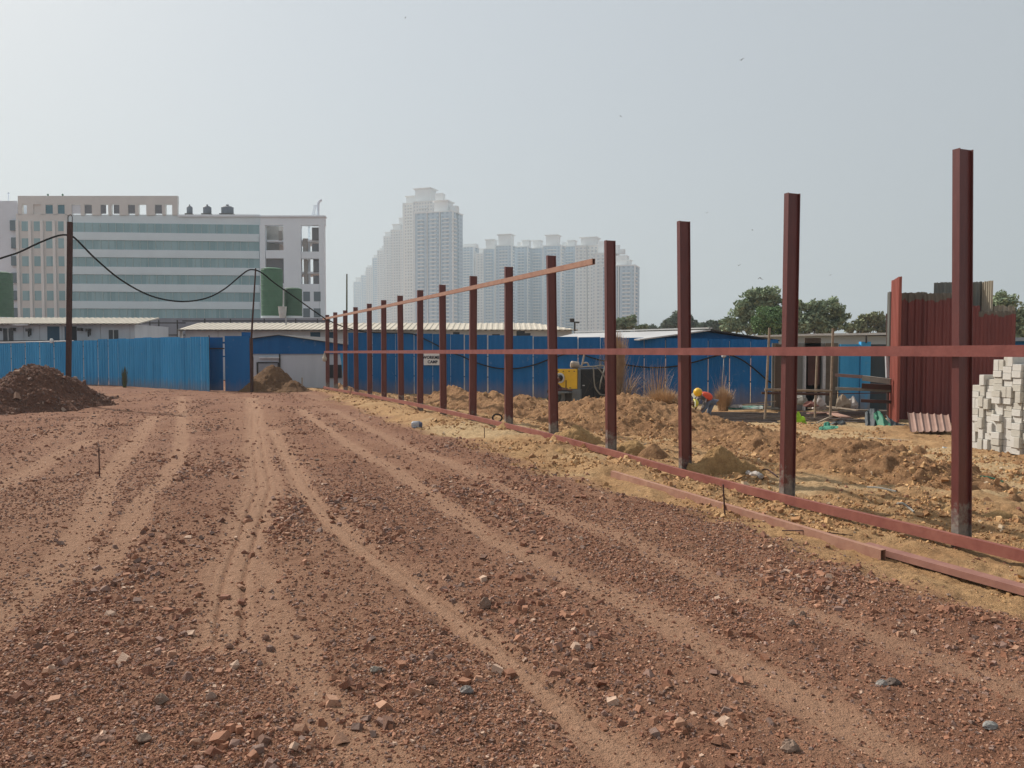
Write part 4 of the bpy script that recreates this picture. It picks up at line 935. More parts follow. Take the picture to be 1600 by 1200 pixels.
T = [
 (554, 572, 441, 1700, [(557, 570, 434, 1)], 'farthest and lowest tower of the hazy row, at its left end', 1),
 (566, 584, 431, 1550, [(571, 577, 424, 0)], 'narrow hazy tower second from the low left end of the row', 1),
 (574, 594, 419, 1400, [(575, 583, 414.5, 1)], 'hazy tower with a flat cap, third from the low left end', 0),
 (584, 604, 404, 1290, [(585, 595, 398.5, 1)], 'hazy tower with overhanging cap, fourth from the low left end', 1),
 (592, 612, 393, 1200, [(594, 603, 388, 1), (598, 606, 384, 0)], 'hazy tower with a double cap, fifth from the low left end', 0),
 (602, 624, 371, 1080, [(603, 616, 363, 1)], 'pale tower stepping up below the two tallest towers', 0),
 (613, 640, 361, 980, [(615, 632, 351, 1), (625, 634, 341, 1)], 'pale slim tower just left of the tallest tower', 0),
 (632, 664, 320, 860, [(636, 655, 307.5, 1)], 'very tall pale tower at the left shoulder of the tallest one', 0),
 (648, 690, 318, 830, [(649, 683, 296, 1)], 'tallest hazy tower, with a wide overhanging roof cap', 0),
 (650, 723, 335.5, 700, [(680, 709, 316, 1), (682, 696, 303, 0), (705, 719, 324, 0)], 'big blue grey tower in front of the tallest one, two caps on its roof', 1),
 (718, 749, 388, 1000, [(724, 748, 382, 0)], 'plain lower tower in the dip between the tall and the wide cluster', 1),
 (744, 764, 398, 980, [(749, 758, 389, 1)], 'short thin tower right of the plain lower one', 0),
 (756, 782, 391, 880, [(759, 777, 375, 1)], 'tower with bright left edge at the left end of the wide cluster', 1),
 (775, 808, 386, 860, [(778, 804, 367, 1)], 'tower with a large square cap, left part of the wide cluster', 1),
 (804, 832, 388, 900, [(808, 815, 378, 0), (816, 830, 376, 1)], 'tower with a small and a larger cap in the middle of the wide cluster', 1),
 (828, 856, 390, 910, [(832, 848, 376, 1)], 'tower with a stepped cap right in the middle of the wide cluster', 1),
 (848, 884, 386, 850, [(852, 876, 368, 1)], 'tower with a tall overhanging cap right of the middle of the cluster', 1),
 (876, 908, 387, 900, [(878, 886, 378, 0), (886, 901, 376, 1)], 'tower behind the fourth post with a square cap', 1),
 (898, 944, 386, 800, [(906, 937, 372, 1)], 'wide tower with a broad flat cap left of the fourth steel post', 0),
 (925, 968, 398, 780, [(934, 943, 377, 0), (958, 968, 384, 0), (966, 976, 391, 0)], 'pale tower with stepped top partly behind the fourth steel post', 0),
 (940, 1000, 418, 700, [(971, 987, 407, 1), (962, 982, 400, 0)], 'blue grey tower at the right end of the cluster, lower than the rest', 1)]
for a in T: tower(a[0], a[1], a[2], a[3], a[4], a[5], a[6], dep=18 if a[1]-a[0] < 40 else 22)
# ------------------------------------------------------------------ trees
def leaf_mat(name, a, b_):
    m, t, b = nodes(name); c = coords(t)
    f = ramp(t, noise(t, c, 1.3, 3), .35, .65); f2 = ramp(t, noise(t, c, 9, 2), .3, .7)
    col = mixc(t, f, a, b_); col = mixc(t, math_(t, 'MULTIPLY', f2, .4), col, tuple(x*1.5 for x in a))
    t.links.new(col, b.inputs['Base Color']); b.inputs['Roughness'].default_value = .75; b.inputs['Specular IOR Level'].default_value = .15
    return m
M_bark = M('bark', (.13, .10, .075), (.08, .06, .045), 6, .95)
def tree(label, blobs, Y, mat, dens=1.0, leaf=.16, cat='tree', trunk=True, seed=0):
    """blobs: (px, py, rx px, ry px) of the leaf masses at distance Y"""
    r_ = np.random.default_rng(seed+5); s_ = Y/F; bx = sum(b[0] for b in blobs)/len(blobs); base = P(bx, 550, Y); t = thing('tree', label, cat, (base.x, base.y, -.2))
    C = []
    for (px, py, rx, ry) in blobs:
        c = P(px, py, Y); rx *= s_; ry *= s_; nc = max(10, int(30*(rx*ry)**.85)); 
        # clusters over the blob volume, pushed to the outside
        for k in range(nc):
            d = r_.normal(size=3); d /= np.linalg.norm(d); q = r_.uniform(.1, 1.0)**.5
            C.append((c.x+d[0]*rx*q, c.y+d[1]*rx*.8*q, c.z+d[2]*ry*q, r_.uniform(.22, .62)*min(1.5, .35+(rx*ry)**.5*.45)))
    C = np.array(C); n = int(len(C)*48*dens); k = r_.integers(0, len(C), n); d = r_.normal(size=(n, 3)); d /= np.linalg.norm(d, axis=1)[:, None]
    p = C[k, :3]+d*(C[k, 3:4]*r_.uniform(.3, 1.15, (n, 1))**.6*1.0)*np.array([1, 1, .8])
    sz = leaf*r_.uniform(.6, 1.3, n); a = r_.normal(size=(n, 3)); a /= np.linalg.norm(a, axis=1)[:, None]; b_ = np.cross(a, r_.normal(size=(n, 3))); b_ /= np.linalg.norm(b_, axis=1)[:, None]
    V = np.stack([p+a*sz[:, None], p+b_*sz[:, None]*.42, p-a*sz[:, None], p-b_*sz[:, None]*.42], 1).reshape(-1, 3)-np.array(t.location)
    Fq = np.arange(n*4).reshape(-1, 4)
    me_ = npmesh('crown', V, Fq, mat); me_.parent = t; me_.location = (0, 0, 0)
    mb = MB(); top = np.array(C[:, :3]).mean(0); tr_ = .22*max(.5, blobs[0][3]*s_/3)
    mb.tube([(base.x, base.y, -.2), (base.x+.1, base.y, (top[2])*.45), (top[0], top[1], top[2])], [tr_, tr_*.7, tr_*.35], 8)
    for (px, py, rx, ry) in blobs:
        c = P(px, py, Y); mb.tube([(base.x+.05, base.y, top[2]*.35), ((base.x+c.x)/2, Y, (top[2]*.4+c.z)/2), (c.x, Y, c.z+ry*s_*.3)], [tr_*.5, tr_*.35, tr_*.15], 6)
    mb.build('trunk', M_bark, t); return t
LG = leaf_mat('leaf_greygreen', (.29, .35, .22), (.20, .25, .155)); LD = leaf_mat('leaf_dark', (.15, .19, .13), (.11, .14, .10)); LB = leaf_mat('leaf_lush', (.15, .235, .10), (.11, .175, .075)); LO = leaf_mat('leaf_olive', (.22, .23, .12), (.15, .165, .09))
tree('large grey green tree with ragged top left of the second steel post', [(1188, 470, 26, 18), (1165, 488, 22, 18), (1145, 508, 18, 14), (1205, 460, 18, 12), (1220, 485, 22, 20), (1190, 505, 30, 14), (1180, 465, 14, 12), (1232, 508, 18, 14), (1158, 512, 22, 10)], 62, LG, 1.2, .17, seed=1)
tree('lush bright green rounded tree in front of the large grey green one', [(1205, 502, 28, 24), (1190, 512, 18, 14), (1222, 512, 22, 16), (1210, 488, 14, 12)], 54, LB, 2.0, .10, seed=2)
tree('dark leafy tree right of the second steel post', [(1268, 490, 22, 22), (1295, 482, 20, 17), (1310, 500, 16, 18), (1255, 508, 22, 16), (1285, 508, 26, 14), (1248, 478, 14, 14)], 60, LG, 1.3, .16, seed=3)
tree('pale olive tree left of the tall red sheets', [(1352, 505, 18, 14), (1368, 498, 14, 12), (1380, 508, 16, 14), (1335, 513, 14, 9)], 75, LO, 1.0, .18, seed=4)
tree('leafy tree at the right edge behind the red sheets', [(1568, 468, 16, 16), (1588, 490, 22, 26), (1600, 515, 26, 22), (1575, 505, 20, 24), (1560, 480, 14, 16)], 52, LG, 1.3, .14, seed=5)
tree('small tree just right of the fourth steel post', [(972, 508, 15, 10), (985, 503, 14, 9), (1000, 512, 14, 7), (960, 505, 10, 9)], 80, LG, 1.0, .2, seed=6)
tree('dull hazy tree behind the third steel post', [(1062, 502, 14, 14), (1048, 508, 14, 10), (1078, 508, 12, 10), (1070, 497, 9, 9)], 130, LD, 1.0, .35, seed=7)
tree('low hazy tree between the third post and the large tree', [(1100, 512, 12, 7), (1115, 510, 12, 9), (1130, 514, 12, 7)], 125, LD, 1.0, .33, seed=8)
tree('faint low bushy tree left of the hazy one', [(1028, 515, 14, 4), (1018, 514, 8, 4), (1040, 513, 8, 4)], 140, LD, .8, .33, seed=9)
# ------------------------------------------------------------------ poles and cables
M_rust = M('rust_pole', (.085, .040, .032), (.055, .028, .024), 6, .8, bmp=.2)
pl_ = thing('steel_pole', 'tall rusty square steel pole standing in the large gravel heap at the left', 'pole', tuple(P(107, 592, 25.6)))
a = P(107, 596, 25.6); b = P(109.5, 347, 25.6); mb = MB(); mb.beam(a, b, .125, .125, (0, 1, 0)); mb.build('shaft', M_rust, pl_)
mb = MB(); s_ = 25.6/F; pts = [P(106.5, 350, 25.6), P(106.3, 340, 25.6), P(108, 336, 25.6), P(111, 335.5, 25.6), P(113, 339, 25.6), P(112.8, 350, 25.6)]; mb.tube(pts, .012, 5); mb.build('wire_loop', M_dark, pl_)
pk_ = thing('cable_pole', 'thin black leaning pole carrying the cable beside the blue gate', 'pole', tuple(P(393, 612, 33.6)))
mb = MB(); mb.tube([P(393.5, 614, 33.6), P(394, 560, 33.6), P(392, 540, 33.6), P(399.5, 419, 33.6)], [.07, .06, .045, .03], 8); mb.build('shaft', M_rust, pk_)
def spline(pts, n=6):
    out = []; L = len(pts)
    for i in range(L-1):
        p0, p1, p2, p3 = pts[max(i-1, 0)], pts[i], pts[i+1], pts[min(i+2, L-1)]
        for k in range(n):
            t = k/n; out.append(.5*((2*p1)+(p2-p0)*t+(2*p0-5*p1+4*p2-p3)*t*t+(3*p1-p0-3*p2+p3)*t**3))
    return out+[pts[-1]]
M_cable = M('black_cable', (.018, .018, .02), (.03, .03, .03), 4, .85, spec=.05)
cb = [(-60, 425, 24), (0, 404, 24.6), (30, 394, 25), (62, 379, 25.3), (90, 368.5, 25.5), (106, 367.5, 25.6), (118, 373, 25.8), (150, 405, 26.8), (190, 438, 28.2), (235, 462, 29.5), (280, 471, 30.6), (320, 466.5, 31.6), (350, 452, 32.4), (378, 429, 33.1), (389, 422, 33.4), (399, 422, 33.6), (410, 427, 33.9), (430, 443, 34.5), (460, 464, 35.4), (485, 482, 36.1), (508, 498, 36.8)]
mb = MB(); mb.tube(spline([P(*c) for c in cb]), .029, 7); tag(mb.build('overhead_cable', M_cable), 'thick black cable sagging between the poles in front of the office block', 'cable')
cb = [(508, 498, 36.8), (530, 508, 37.6), (553, 515.5, 37.9)]+[(x, y, None) for x, y in ((575, 519), (610, 520.5), (640, 521), (655, 526), (680, 538), (700, 549), (720, 556), (745, 567), (775, 575), (805, 576), (835, 570), (862, 560), (885, 553), (905, 553), (935, 562), (965, 568), (1005, 573.5), (1045, 573.5), (1080, 567), (1110, 558.5), (1128, 554), (1145, 556), (1165, 566), (1185, 582), (1205, 598), (1240, 612))]
pts = [P(x, y, Y if Y else float(rf_at(min(x, 1216))[0].y)-.12) for x, y, Y in cb]
mb = MB(); mb.tube(spline(pts), .030, 6); tag(mb.build('fence_cable', M_cable), 'black cable hanging in loops along the long blue fence', 'cable')
mb = MB(); mb.tube([P(541.5, 612, 37.9), P(541.8, 500, 37.9), P(542, 428, 37.9)], [.05, .045, .035], 6); tag(mb.build('bamboo_pole', M('olive_bamboo', (.12, .12, .07), (.08, .075, .05), 4, .8)), 'thin olive bamboo pole rising above the far end of the fence frame', 'pole')
mb = MB(); o_ = G(155.5, 742); mb.tube([(o_.x, o_.y, -.05), P(154.5, 700, o_.y)], .009, 6); tag(mb.build('iron_stake', M_rust), 'thin iron stake upright in the road at the left', 'stake')
o_ = G(1133, 806, -.05); mb = MB(); mb.tube([(o_.x, o_.y, -.1), P(1130, 757, o_.y)], .009, 6); tag(mb.build('iron_stake', M_rust), 'thin iron stake beside the tan steel beam', 'stake')
o_ = G(472, 612, -.02); mb = MB(); mb.tube([(o_.x, o_.y, -.1), P(472, 590, o_.y)], .03, 6); tag(mb.build('wooden_stake', M('pale_wood', (.38, .32, .25))), 'short pale stake beside the small soil heap near the gate', 'stake')
o_ = G(757, 690, -.02); mb = MB(); mb.tube([(o_.x, o_.y, -.1), P(757, 668, o_.y)], .008, 5); mb.v = mb.v; tag(mb.build('iron_stake', M_rust), 'tiny iron stake in the yellow soil left of the sixth steel post', 'stake')
mb = MB(); mb.tube(spline([P(1222, 829, 7.75), P(1262, 829.5, 7.6), P(1300, 833, 7.5), P(1342, 838.5, 7.5)]), .006, 6); tag(mb.build('rebar_rod', M_rust), 'bent thin rod lying across the tan steel beam', 'rod')
mb = MB(); a = P(541, 604, 37.0); b = P(537, 622, 36.6)
# small prop under the bottom rail
y_ = line_y(PL[12])-.6; mb.beam(P(545, 622, y_), P(550, 606, y_), .05, .05, (0, 1, 0)); tag(mb.build('timber_prop', M_dusty), 'short slanted prop under the bottom rail near the far posts', 'prop')
# hanging white bag on the last post
a = P(507, 551, line_y(508)-.2); mb = MB(); mb.lathe((a.x, a.y, a.z-.42), [(.03, 0), (.10, .06), (.11, .16), (.06, .28), (.02, .42)], 10); tag(mb.build('hanging_bag', M('bag', (.62, .55, .45), (.4, .35, .28), 8, .8)), 'small pale bag hanging from the last red post', 'bag')
# plastic bottle
bt = thing('plastic_bottle', 'clear crumpled plastic jar lying at the edge of the yellow soil', 'bottle', tuple(G(652, 668)))
m, t, bb = nodes('clear_plastic'); bb.inputs['Base Color'].default_value = (.55, .60, .68, 1); bb.inputs['Roughness'].default_value = .15; bb.inputs['Transmission Weight'].default_value = .5
o_ = G(652, 668); z = hz(o_.x, o_.y)+.085; mb = MB(); mb.tube([(o_.x-.13, o_.y, z), (o_.x-.10, o_.y, z), (o_.x, o_.y, z), (o_.x+.06, o_.y-.01, z)], [.05, .082, .085, .08], 12); mb.build('body', m, bt, smooth=True)
mb = MB(); mb.tube([(o_.x+.06, o_.y-.01, z), (o_.x+.10, o_.y-.02, z)], [.065, .06], 12); mb.build('cap', M('cap_blue', (.10, .13, .22)), bt)
# ------------------------------------------------------------------ tall red corrugated sheets
M_red = M('red_paint_sheet', (.155, .048, .046), (.115, .036, .036), 2, .55, streak=True)
def redpaint(name, line, grey=(.17, .15, .12)):
    """galvanised sheet painted red below a ragged brush line (object height)"""
    m, t, b = nodes(name); c = coords(t); s_ = nn(t, 'ShaderNodeSeparateXYZ'); t.links.new(c, s_.inputs[0])
    mp = nn(t, 'ShaderNodeMapping'); mp.inputs['Scale'].default_value = (1, 1, .2); t.links.new(c, mp.inputs[0])
    e = math_(t, 'ADD', s_.outputs[2], math_(t, 'MULTIPLY', noise(t, mp.outputs[0], 5, 3), .5)); f = math_(t, 'GREATER_THAN', e, line+.25)
    r_ = mixc(t, ramp(t, noise(t, mp.outputs[0], 3, 4), .35, .7), (.200, .046, .040), (.145, .034, .032))
    t.links.new(mixc(t, f, r_, mixc(t, noise(t, mp.outputs[0], 8, 4), grey, tuple(x*.6 for x in grey))), b.inputs['Base Color']); b.inputs['Roughness'].default_value = .55; return m
YR = 22.5; base = -.33
rsx = thing('red_sheet_hoarding', 'tall patched hoarding of dark red corrugated sheets with a ragged top', 'hoarding', (XZ(1460, YR), YR, base))
def rsheet(pa, ya, pb, yb, top, mat, pitch=.19, amp=.03, z0=base, nm='sheet', jag=.015):
    a = Vector((XZ(pa, ya), ya)); b = Vector((XZ(pb, yb), yb)); mb = MB(); corr_sheet(mb, a, b, z0, zof(top, (ya+yb)/2), pitch, amp, .006, jag, random.Random(int(pa))); return mb.build(nm, mat, rsx)
z458 = zof(468, YR)-base
rsheet(1402, 22.9, 1447, 22.6, 457, redpaint('red_a', z458+.0)); rsheet(1443, 22.55, 1492, 22.3, 458, redpaint('red_b', z458-.02))
rsheet(1488, 22.3, 1530, 22.1, 478, redpaint('red_c', 9)); rsheet(1526, 22.1, 1586, 21.8, 486, redpaint('red_d', zof(493, 22)-base))
M_galv = M('old_galvanised', (.20, .215, .20), (.14, .145, .13), 3, .6, streak=True); M_galvl = M('pale_galvanised', (.42, .38, .30), (.28, .24, .18), 3, .6, streak=True)
rsheet(1457, 23.0, 1532, 22.7, 441, M_galv, z0=1.5); rsheet(1532, 22.7, 1549, 22.2, 439.5, M_galvl, .10, .03, z0=1.5); rsheet(1548, 22.3, 1584, 22.1, 478, M_galvl, .12, .03, z0=2.2, jag=.04)
# the narrow sheet turned towards the sun, its sunlight painted as a lighter red
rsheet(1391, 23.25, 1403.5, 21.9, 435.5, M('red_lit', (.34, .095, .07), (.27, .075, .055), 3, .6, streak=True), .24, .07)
rsheet(1385, 23.3, 1392, 23.2, 456, M_galv, .2, .02, z0=1.6)
mb = MB(); mb.tube([P(1387.5, 652, 23.4), P(1387, 565, 23.4), P(1386, 490, 23.4)], .035, 6); mb.build('prop_pole', M_rust, rsx)
mb = MB(); mb.tube([P(1386.5, 590, 23.38), P(1385, 545, 23.38)], .05, 6); mb.build('pale_pipe', M_pipe, rsx)
# lying corrugated sheet
ls = MB(); A = P(1422, 675, 18.6); Bq = P(1487, 674, 18.3); Cq = P(1482, 649, 20.2); Dq = P(1417, 645, 20.2); n = 6; vs = []
for i in range(n*4+1):
    t_ = i/(n*4); h = .035 if i % 4 == 0 else 0
    for a, b in ((A, Bq), (Dq, Cq)):
        vs.append(a+(b-a)*t_+Vector((0, 0, h)))
N_ = len(vs); vs += [v-Vector((0, 0, .012)) for v in vs]
fs = []
for i in range(n*4): fs += [(2*i, 2*i+2, 2*i+3, 2*i+1), (N_+2*i, N_+2*i+1, N_+2*i+3, N_+2*i+2), (2*i, N_+2*i, N_+2*i+2, 2*i+2)]
ls.add(vs, fs); tag(ls.build('corrugated_sheet', M('pink_sheet', (.33, .205, .16), (.27, .165, .13), 2, .6)), 'pinkish corrugated sheet lying tilted on the ground before the red hoarding', 'sheet')
# ------------------------------------------------------------------ stack of concrete blocks
M_block = [M('block_a', (.62, .60, .56), (.52, .50, .46), 9, .95, bmp=.25, bscale=50), M('block_b', (.54, .51, .45), (.44, .42, .37), 9, .95, bmp=.25, bscale=50)]
ax = Vector((.19, -.98)).normalized(); lv = Vector((ax.y, -ax.x)); lv = lv if lv.y > 0 else -lv   # row direction (towards camera right), depth direction
p0 = Vector((XZ(1517, 15.2), 15.2)); protos = []
lab = 'pale concrete block in the big loosely stacked pile at the right edge'
def block(L, w, h, mi):
    mb = MB(); mb.box(-w/2, w/2, 0, L, 0, h); o = mb.build('concrete_block', M_block[mi], None, origin=(0, 0, 0), bevel=.006); tag(o, lab, 'concrete block', 'concrete blocks of the pile'); return o
for mi in (0, 1): protos += [block(.6, .118, .198, mi), block(.6, .198, .118, mi)]
used_ = set(); rr = random.Random(5); ang = math.atan2(lv.y, lv.x)-math.pi/2
def put(u, v, z, kind):
    k = kind+2*(rr.random() < .4); src = protos[k]
    if k not in used_: o = src; used_.add(k)
    else: o = src.copy(); S.collection.objects.link(o)
    p = p0+ax*u+lv*v; o.location = (p.x, p.y, z); o.rotation_euler = (0, 0, ang+rr.uniform(-.025, .025)); return o
zb = -.14; topz = lambda u: 1.10-zb+.03 if u < .42 else (1.30-zb if u < .55 else (1.62-zb if u < .98 else 1.50-zb))
z = 0; row = 0
lim = lambda u: 1.20 if u < .20 else (1.26 if u < .42 else (1.72 if u < .78 else 1.60))
# columns of random widths, blocks piled up in each
u = 0
while u < 2.4:
    tall_ = lim(u); z = zb; cw = .121 if rr.random() < .6 else .201; off = rr.choice((0, 0, .02, .04, .09))
    while z < tall_+zb-.02:
        if cw < .15: k = 0; h = .2; 
        else: k = 1; h = .12
        if cw > .15 and rr.random() < .3 and z+.2 < tall_+zb+.06:
            put(u+.05, rr.uniform(0, .09), z, 0); put(u+.16, rr.uniform(0, .09), z, 0); z += .201; continue
        put(u+cw/2, off+rr.uniform(-.015, .035), z, k); z += h+.002
    u += cw+.004
for i in range(26):   # rear layer showing over the front
    put(.1+(i % 13)*.18, .66, zb+1.0+.2*(i//13), 0)
for u_, z_ in ((.50, 1.58), (.72, 1.46), (.9, 1.46), (1.1, 1.46)): pass
for k in range(4):
    if k not in used_: bpy.data.objects.remove(protos[k])
# ------------------------------------------------------------------ bamboo scaffold and stores yard
M_bamboo = M('bamboo', (.30, .23, .17), (.20, .15, .11), 9, .85)
YS = 22.2
sc = thing('bamboo_scaffold', 'rickety bamboo scaffold frame around the second steel post', 'scaffold', (XZ(1245, YS), YS, -.33))
for nm, pts in (('upright', [(1193, 686, 0), (1196, 640, 0), (1200, 560, 0), (1202.5, 512, 0)]), ('upright', [(1296, 684, 0), (1299, 600, 0), (1301.5, 513, 0)]), ('upright', [(1272.5, 682, .8), (1275, 600, .8), (1277, 552, .8)]), ('upright', [(1225, 678, .9), (1227, 560, .9)]),
                ('ledger', [(1195, 608.5, -.05), (1240, 609.5, -.05), (1300, 611, -.05)]), ('ledger', [(1190, 614, .1), (1300, 616, .1)]), ('ledger', [(1216, 611, .8), (1290, 610, .8)])):
    mb = MB(); mb.tube([P(a, b, YS+c) for a, b, c in pts], [.034]*len(pts) if nm == 'upright' else .038, 6); mb.build(nm, M_bamboo if nm == 'upright' or pts[0][1] < 610 else M_rust, sc)
YC = 27.5; pc = Pl(1200, YC, 1400, YC)
def standing(x0, y0, x1, y1, mat, nm, label, cat, f=0, th=.05, z0=-.33):
    mb = MB(); pc.slab(mb, x0, y0, x1, y1, f, th, z0=z0); return tag(mb.build(nm, mat), label, cat)
M_brnp = M('brown_panel', (.10, .07, .05), (.07, .05, .04), 3, .85, streak=True); M_tgrey = M('tarp_grey', (.20, .20, .19), (.15, .15, .14), 2, .8, streak=True); M_redb = M('red_board', (.085, .035, .03), (.06, .03, .025), 3, .8)
standing(1206, 536, 1216, 640, M_tgrey, 'grey_panel', 'narrow grey panel next to the right end of the long blue fence', 'panel')
standing(1209, 538, 1228, 640, M_brnp, 'brown_panel', 'stained brown panel left of the second steel post', 'panel', .1)
standing(1240, 536, 1310, 625, M_tgrey, 'grey_panel', 'wide grey sheet wall behind the bamboo scaffold', 'panel', -.5)
standing(1258, 528, 1283, 606, M_brnp, 'brown_panel', 'tall brown board standing behind the scaffold', 'panel', -.1)
standing(1261, 553, 1279, 601, M_redb, 'red_board', 'dark red board leaning on the tall brown board', 'board', .1, z0=.55)
standing(1283.5, 553, 1287.5, 602, M_pipe, 'pale_pipe', 'pale grey pipe standing between the boards behind the scaffold', 'pipe', .15)
standing(1255, 553, 1257, 608, M_pipe, 'pale_pipe', 'thin pale pipe left of the tall brown board', 'pipe', .15)
standing(1289, 536, 1309, 606, M('brown_light', (.17, .14, .11), (.12, .10, .08), 3, .85), 'brown_panel', 'lighter brown panel between the pipe and the blue sheets', 'panel', .0)
standing(1311, 538, 1341, 606, M_bluelit, 'blue_sheet', 'bright blue sheet standing behind the stacked channels', 'sheet', .1)
standing(1342, 534, 1357, 636, M_bluelit, 'blue_sheet', 'taller blue sheet beside the bright blue one', 'sheet', .15)
standing(1357.5, 538, 1392, 630, M('bluegrey', (.045, .075, .10), (.06, .06, .055), 2.5, .7, streak=True), 'stained_sheet', 'stained blue grey sheet left of the tall red hoarding', 'sheet', .05)
mb = MB(); mb.tube([P(1353.5, 536, 27.3), P(1353.5, 524, 27.3)], .03, 5); tag(mb.build('thin_rod', M_dark), 'short dark rod sticking up above the blue sheets', 'rod')
def bm(nm, pts, w, h, mat, label, cat='beam', grp='stacked steel channels and planks'):
    mb = MB()
    for a, b in zip(pts[:-1], pts[1:]): mb.beam(P(*a), P(*b), w, h)
    return tag(mb.build(nm, mat), label, cat, grp)
M_ch = M('dark_channel', (.09, .04, .035), (.06, .035, .03), 5, .8); M_chg = M('grey_channel', (.27, .26, .23), (.20, .19, .17), 5, .8)
bm('steel_channel', [(1307, 586, 24), (1350, 589, 23)], .12, .09, M_ch, 'dark end of the top channel in the stack left of the red hoarding'); bm('steel_channel', [(1348, 590.5, 23), (1392, 596, 22.6)], .22, .15, M_chg, 'pale grey channel on top of the stack left of the red hoarding')
bm('steel_channel', [(1347, 603, 23.3), (1392, 605, 22.9)], .2, .15, M_ch, 'dark red hollow channel under the pale grey one'); bm('steel_channel', [(1306, 607, 24), (1392, 610, 23)], .1, .09, M_chg, 'long grey channel low in the stack'); bm('steel_channel', [(1345, 626, 23.2), (1392, 628, 22.9)], .16, .09, M_ch, 'dark channel lowest in the stack')
mb = MB(); mb.tube([P(1300, 615.5, 22.6), P(1392, 613.5, 22.6)], .014, 5); tag(mb.build('long_rod', M_rust), 'thin rod running from the scaffold to the channel stack', 'rod')
# bundles of rods and planks on the ground
M_rb = M('rebar', (.20, .165, .15), (.13, .105, .095), 12, .85)
def bundle(x0, y0, x1, y1, n, label, mat=M_rb, r=.016, spread=.35, seed=0, Yo=0):
    r_ = random.Random(seed); a = G(x0, y0, -.3); b = G(x1, y1, -.3); d = (b-a); nrm = Vector((-d.y, d.x, 0)).normalized(); mb = MB()
    for k in range(n):
        o1 = r_.gauss(0, spread*.5); o2 = o1+r_.gauss(0, .06); s0 = r_.uniform(-.05, .08); s1 = r_.uniform(.9, 1.05); z = -.3+r_.uniform(.02, .16)*(1-min(1, abs(o1)/spread)*.5)
        p = a+d*s0+nrm*o1; q = a+d*s1+nrm*o2; m_ = (p+q)/2; mb.tube([(p.x, p.y, z), (m_.x, m_.y, z-.02+r_.uniform(0, .04)), (q.x, q.y, z)], r, 5)
    return tag(mb.build('rod_bundle', mat), label, 'bundle of rods', 'rod bundles lying in the yard')
bundle(1110, 652, 1262, 655, 34, 'bundle of grey brown steel rods left of the second steel post', seed=1, spread=.9)
bundle(1125, 660, 1215, 662, 16, 'thin bundle of rods in front, left of the scaffold foot', seed=2, spread=.35)
bundle(1240, 652, 1400, 650, 38, 'wide bundle of steel rods behind the lime green bag', seed=3, spread=.95); bundle(1262, 661, 1352, 664, 22, 'short dark bundle of rods beside the green tarp', seed=4, spread=.5)
bundle(1300, 640, 1395, 634, 14, 'bundle of rods below the channel stack', seed=5, spread=.6); bundle(1140, 641, 1215, 640, 12, 'bundle of pale rods by the fence foot', M_chg, seed=6, spread=.3)
M_wood = M('grey_wood', (.36, .29, .22), (.27, .21, .16), 6, .9); M_pinkw = M('pink_plank', (.42, .26, .20), (.34, .20, .15), 6, .9)
def plank(x0, y0, x1, y1, mat, label, w=.15, z=-.14, z1=None):
    a = G(x0, y0, z); b = G(x1, y1, z if z1 is None else z1); mb = MB(); mb.beam(a, b, w, .03); return tag(mb.build('plank', mat), label, 'plank', 'planks scattered in the yard')
plank(1262, 638, 1392, 642, M_wood, 'long grey plank lying behind the rods'); plank(1300, 646, 1322, 652, M_pinkw, 'short pinkish plank amid the rods', .3); plank(1285, 634, 1340, 641, M_wood, 'plank slanting down beside the lumpy sacks', .1, -.05)
plank(1276, 661, 1300, 650, M_wood, 'pale stick leaning over the rods', .05, -.2, -.05); plank(1262, 646, 1308, 644, M_pinkw, 'pink plank across the far rods', .12); plank(1130, 634, 1200, 632, M_wood, 'thin plank by the foot of the blue fence', .08, -.2)
plank(1346, 684, 1420, 689, M_wood, 'pale plank half buried before the green tarp', .12, -.24); plank(1160, 632, 1212, 627, M_bamboo, 'bamboo stick slanting beside the fence foot', .05, -.1, .05)
# sacks
def sack(px, py, s, mat, label, Y=None, sq=.7):
    g = G(px, py, -.32) if Y is None else P(px, py, Y); r_ = random.Random(int(px*7)); mb = MB(); n = 12; vs = []; pr_ = [(.55, 0), (.95, .15), (1, .4), (.8, .7), (.45, .92), (.15, 1)]
    for r0, z in pr_:
        for k in range(n):
            a = 6.283*k/n; q = r0*s*.5*(1+.25*math.sin(3*a+px)+r_.uniform(-.22, .22)); vs.append((g.x+q*math.cos(a), g.y+q*.8*math.sin(a), g.z+z*s*sq*(1+r_.uniform(-.25, .15))))
    fs = [(i*n+k, i*n+(k+1) % n, (i+1)*n+(k+1) % n, (i+1)*n+k) for i in range(5) for k in range(n)]+[tuple(range(n-1, -1, -1)), tuple(range(5*n, 6*n))]
    mb.add(vs, fs); return tag(mb.build('sack', mat), label, 'sack', 'sacks and rags in the yard')
M_sack = M('sack_tan', (.42, .34, .25), (.28, .22, .16), 6, .9); M_sackw = M('sack_white', (.55, .50, .46), (.32, .28, .25), 5, .9)
sack(1316, 640, .42, M_sack, 'lumpy tan sack below the blue sheets', 25, 1.1); sack(1332, 641, .38, M_sackw, 'pale stained sack right of the tan sack', 25, 1.1); sack(1278, 642, .4, M_sackw, 'small whitish sack behind the scaffold upright', 25, 1.2); sack(1250, 632, .5, M_chg, 'grey heap of cement bags behind the scaffold', 25.5, .7)
sack(1268, 636, .45, M('rag_red', (.22, .09, .07)), 'dull red rag pile behind the scaffold', 24.6, .4)
m_l = M('lime', (.46, .72, .04), (.30, .52, .03), 9, .7)
a = sack(1247, 664, .33, m_l, 'lime green plastic bag on the soil right of the second steel post', None, 1.0); a['category'] = 'bag'
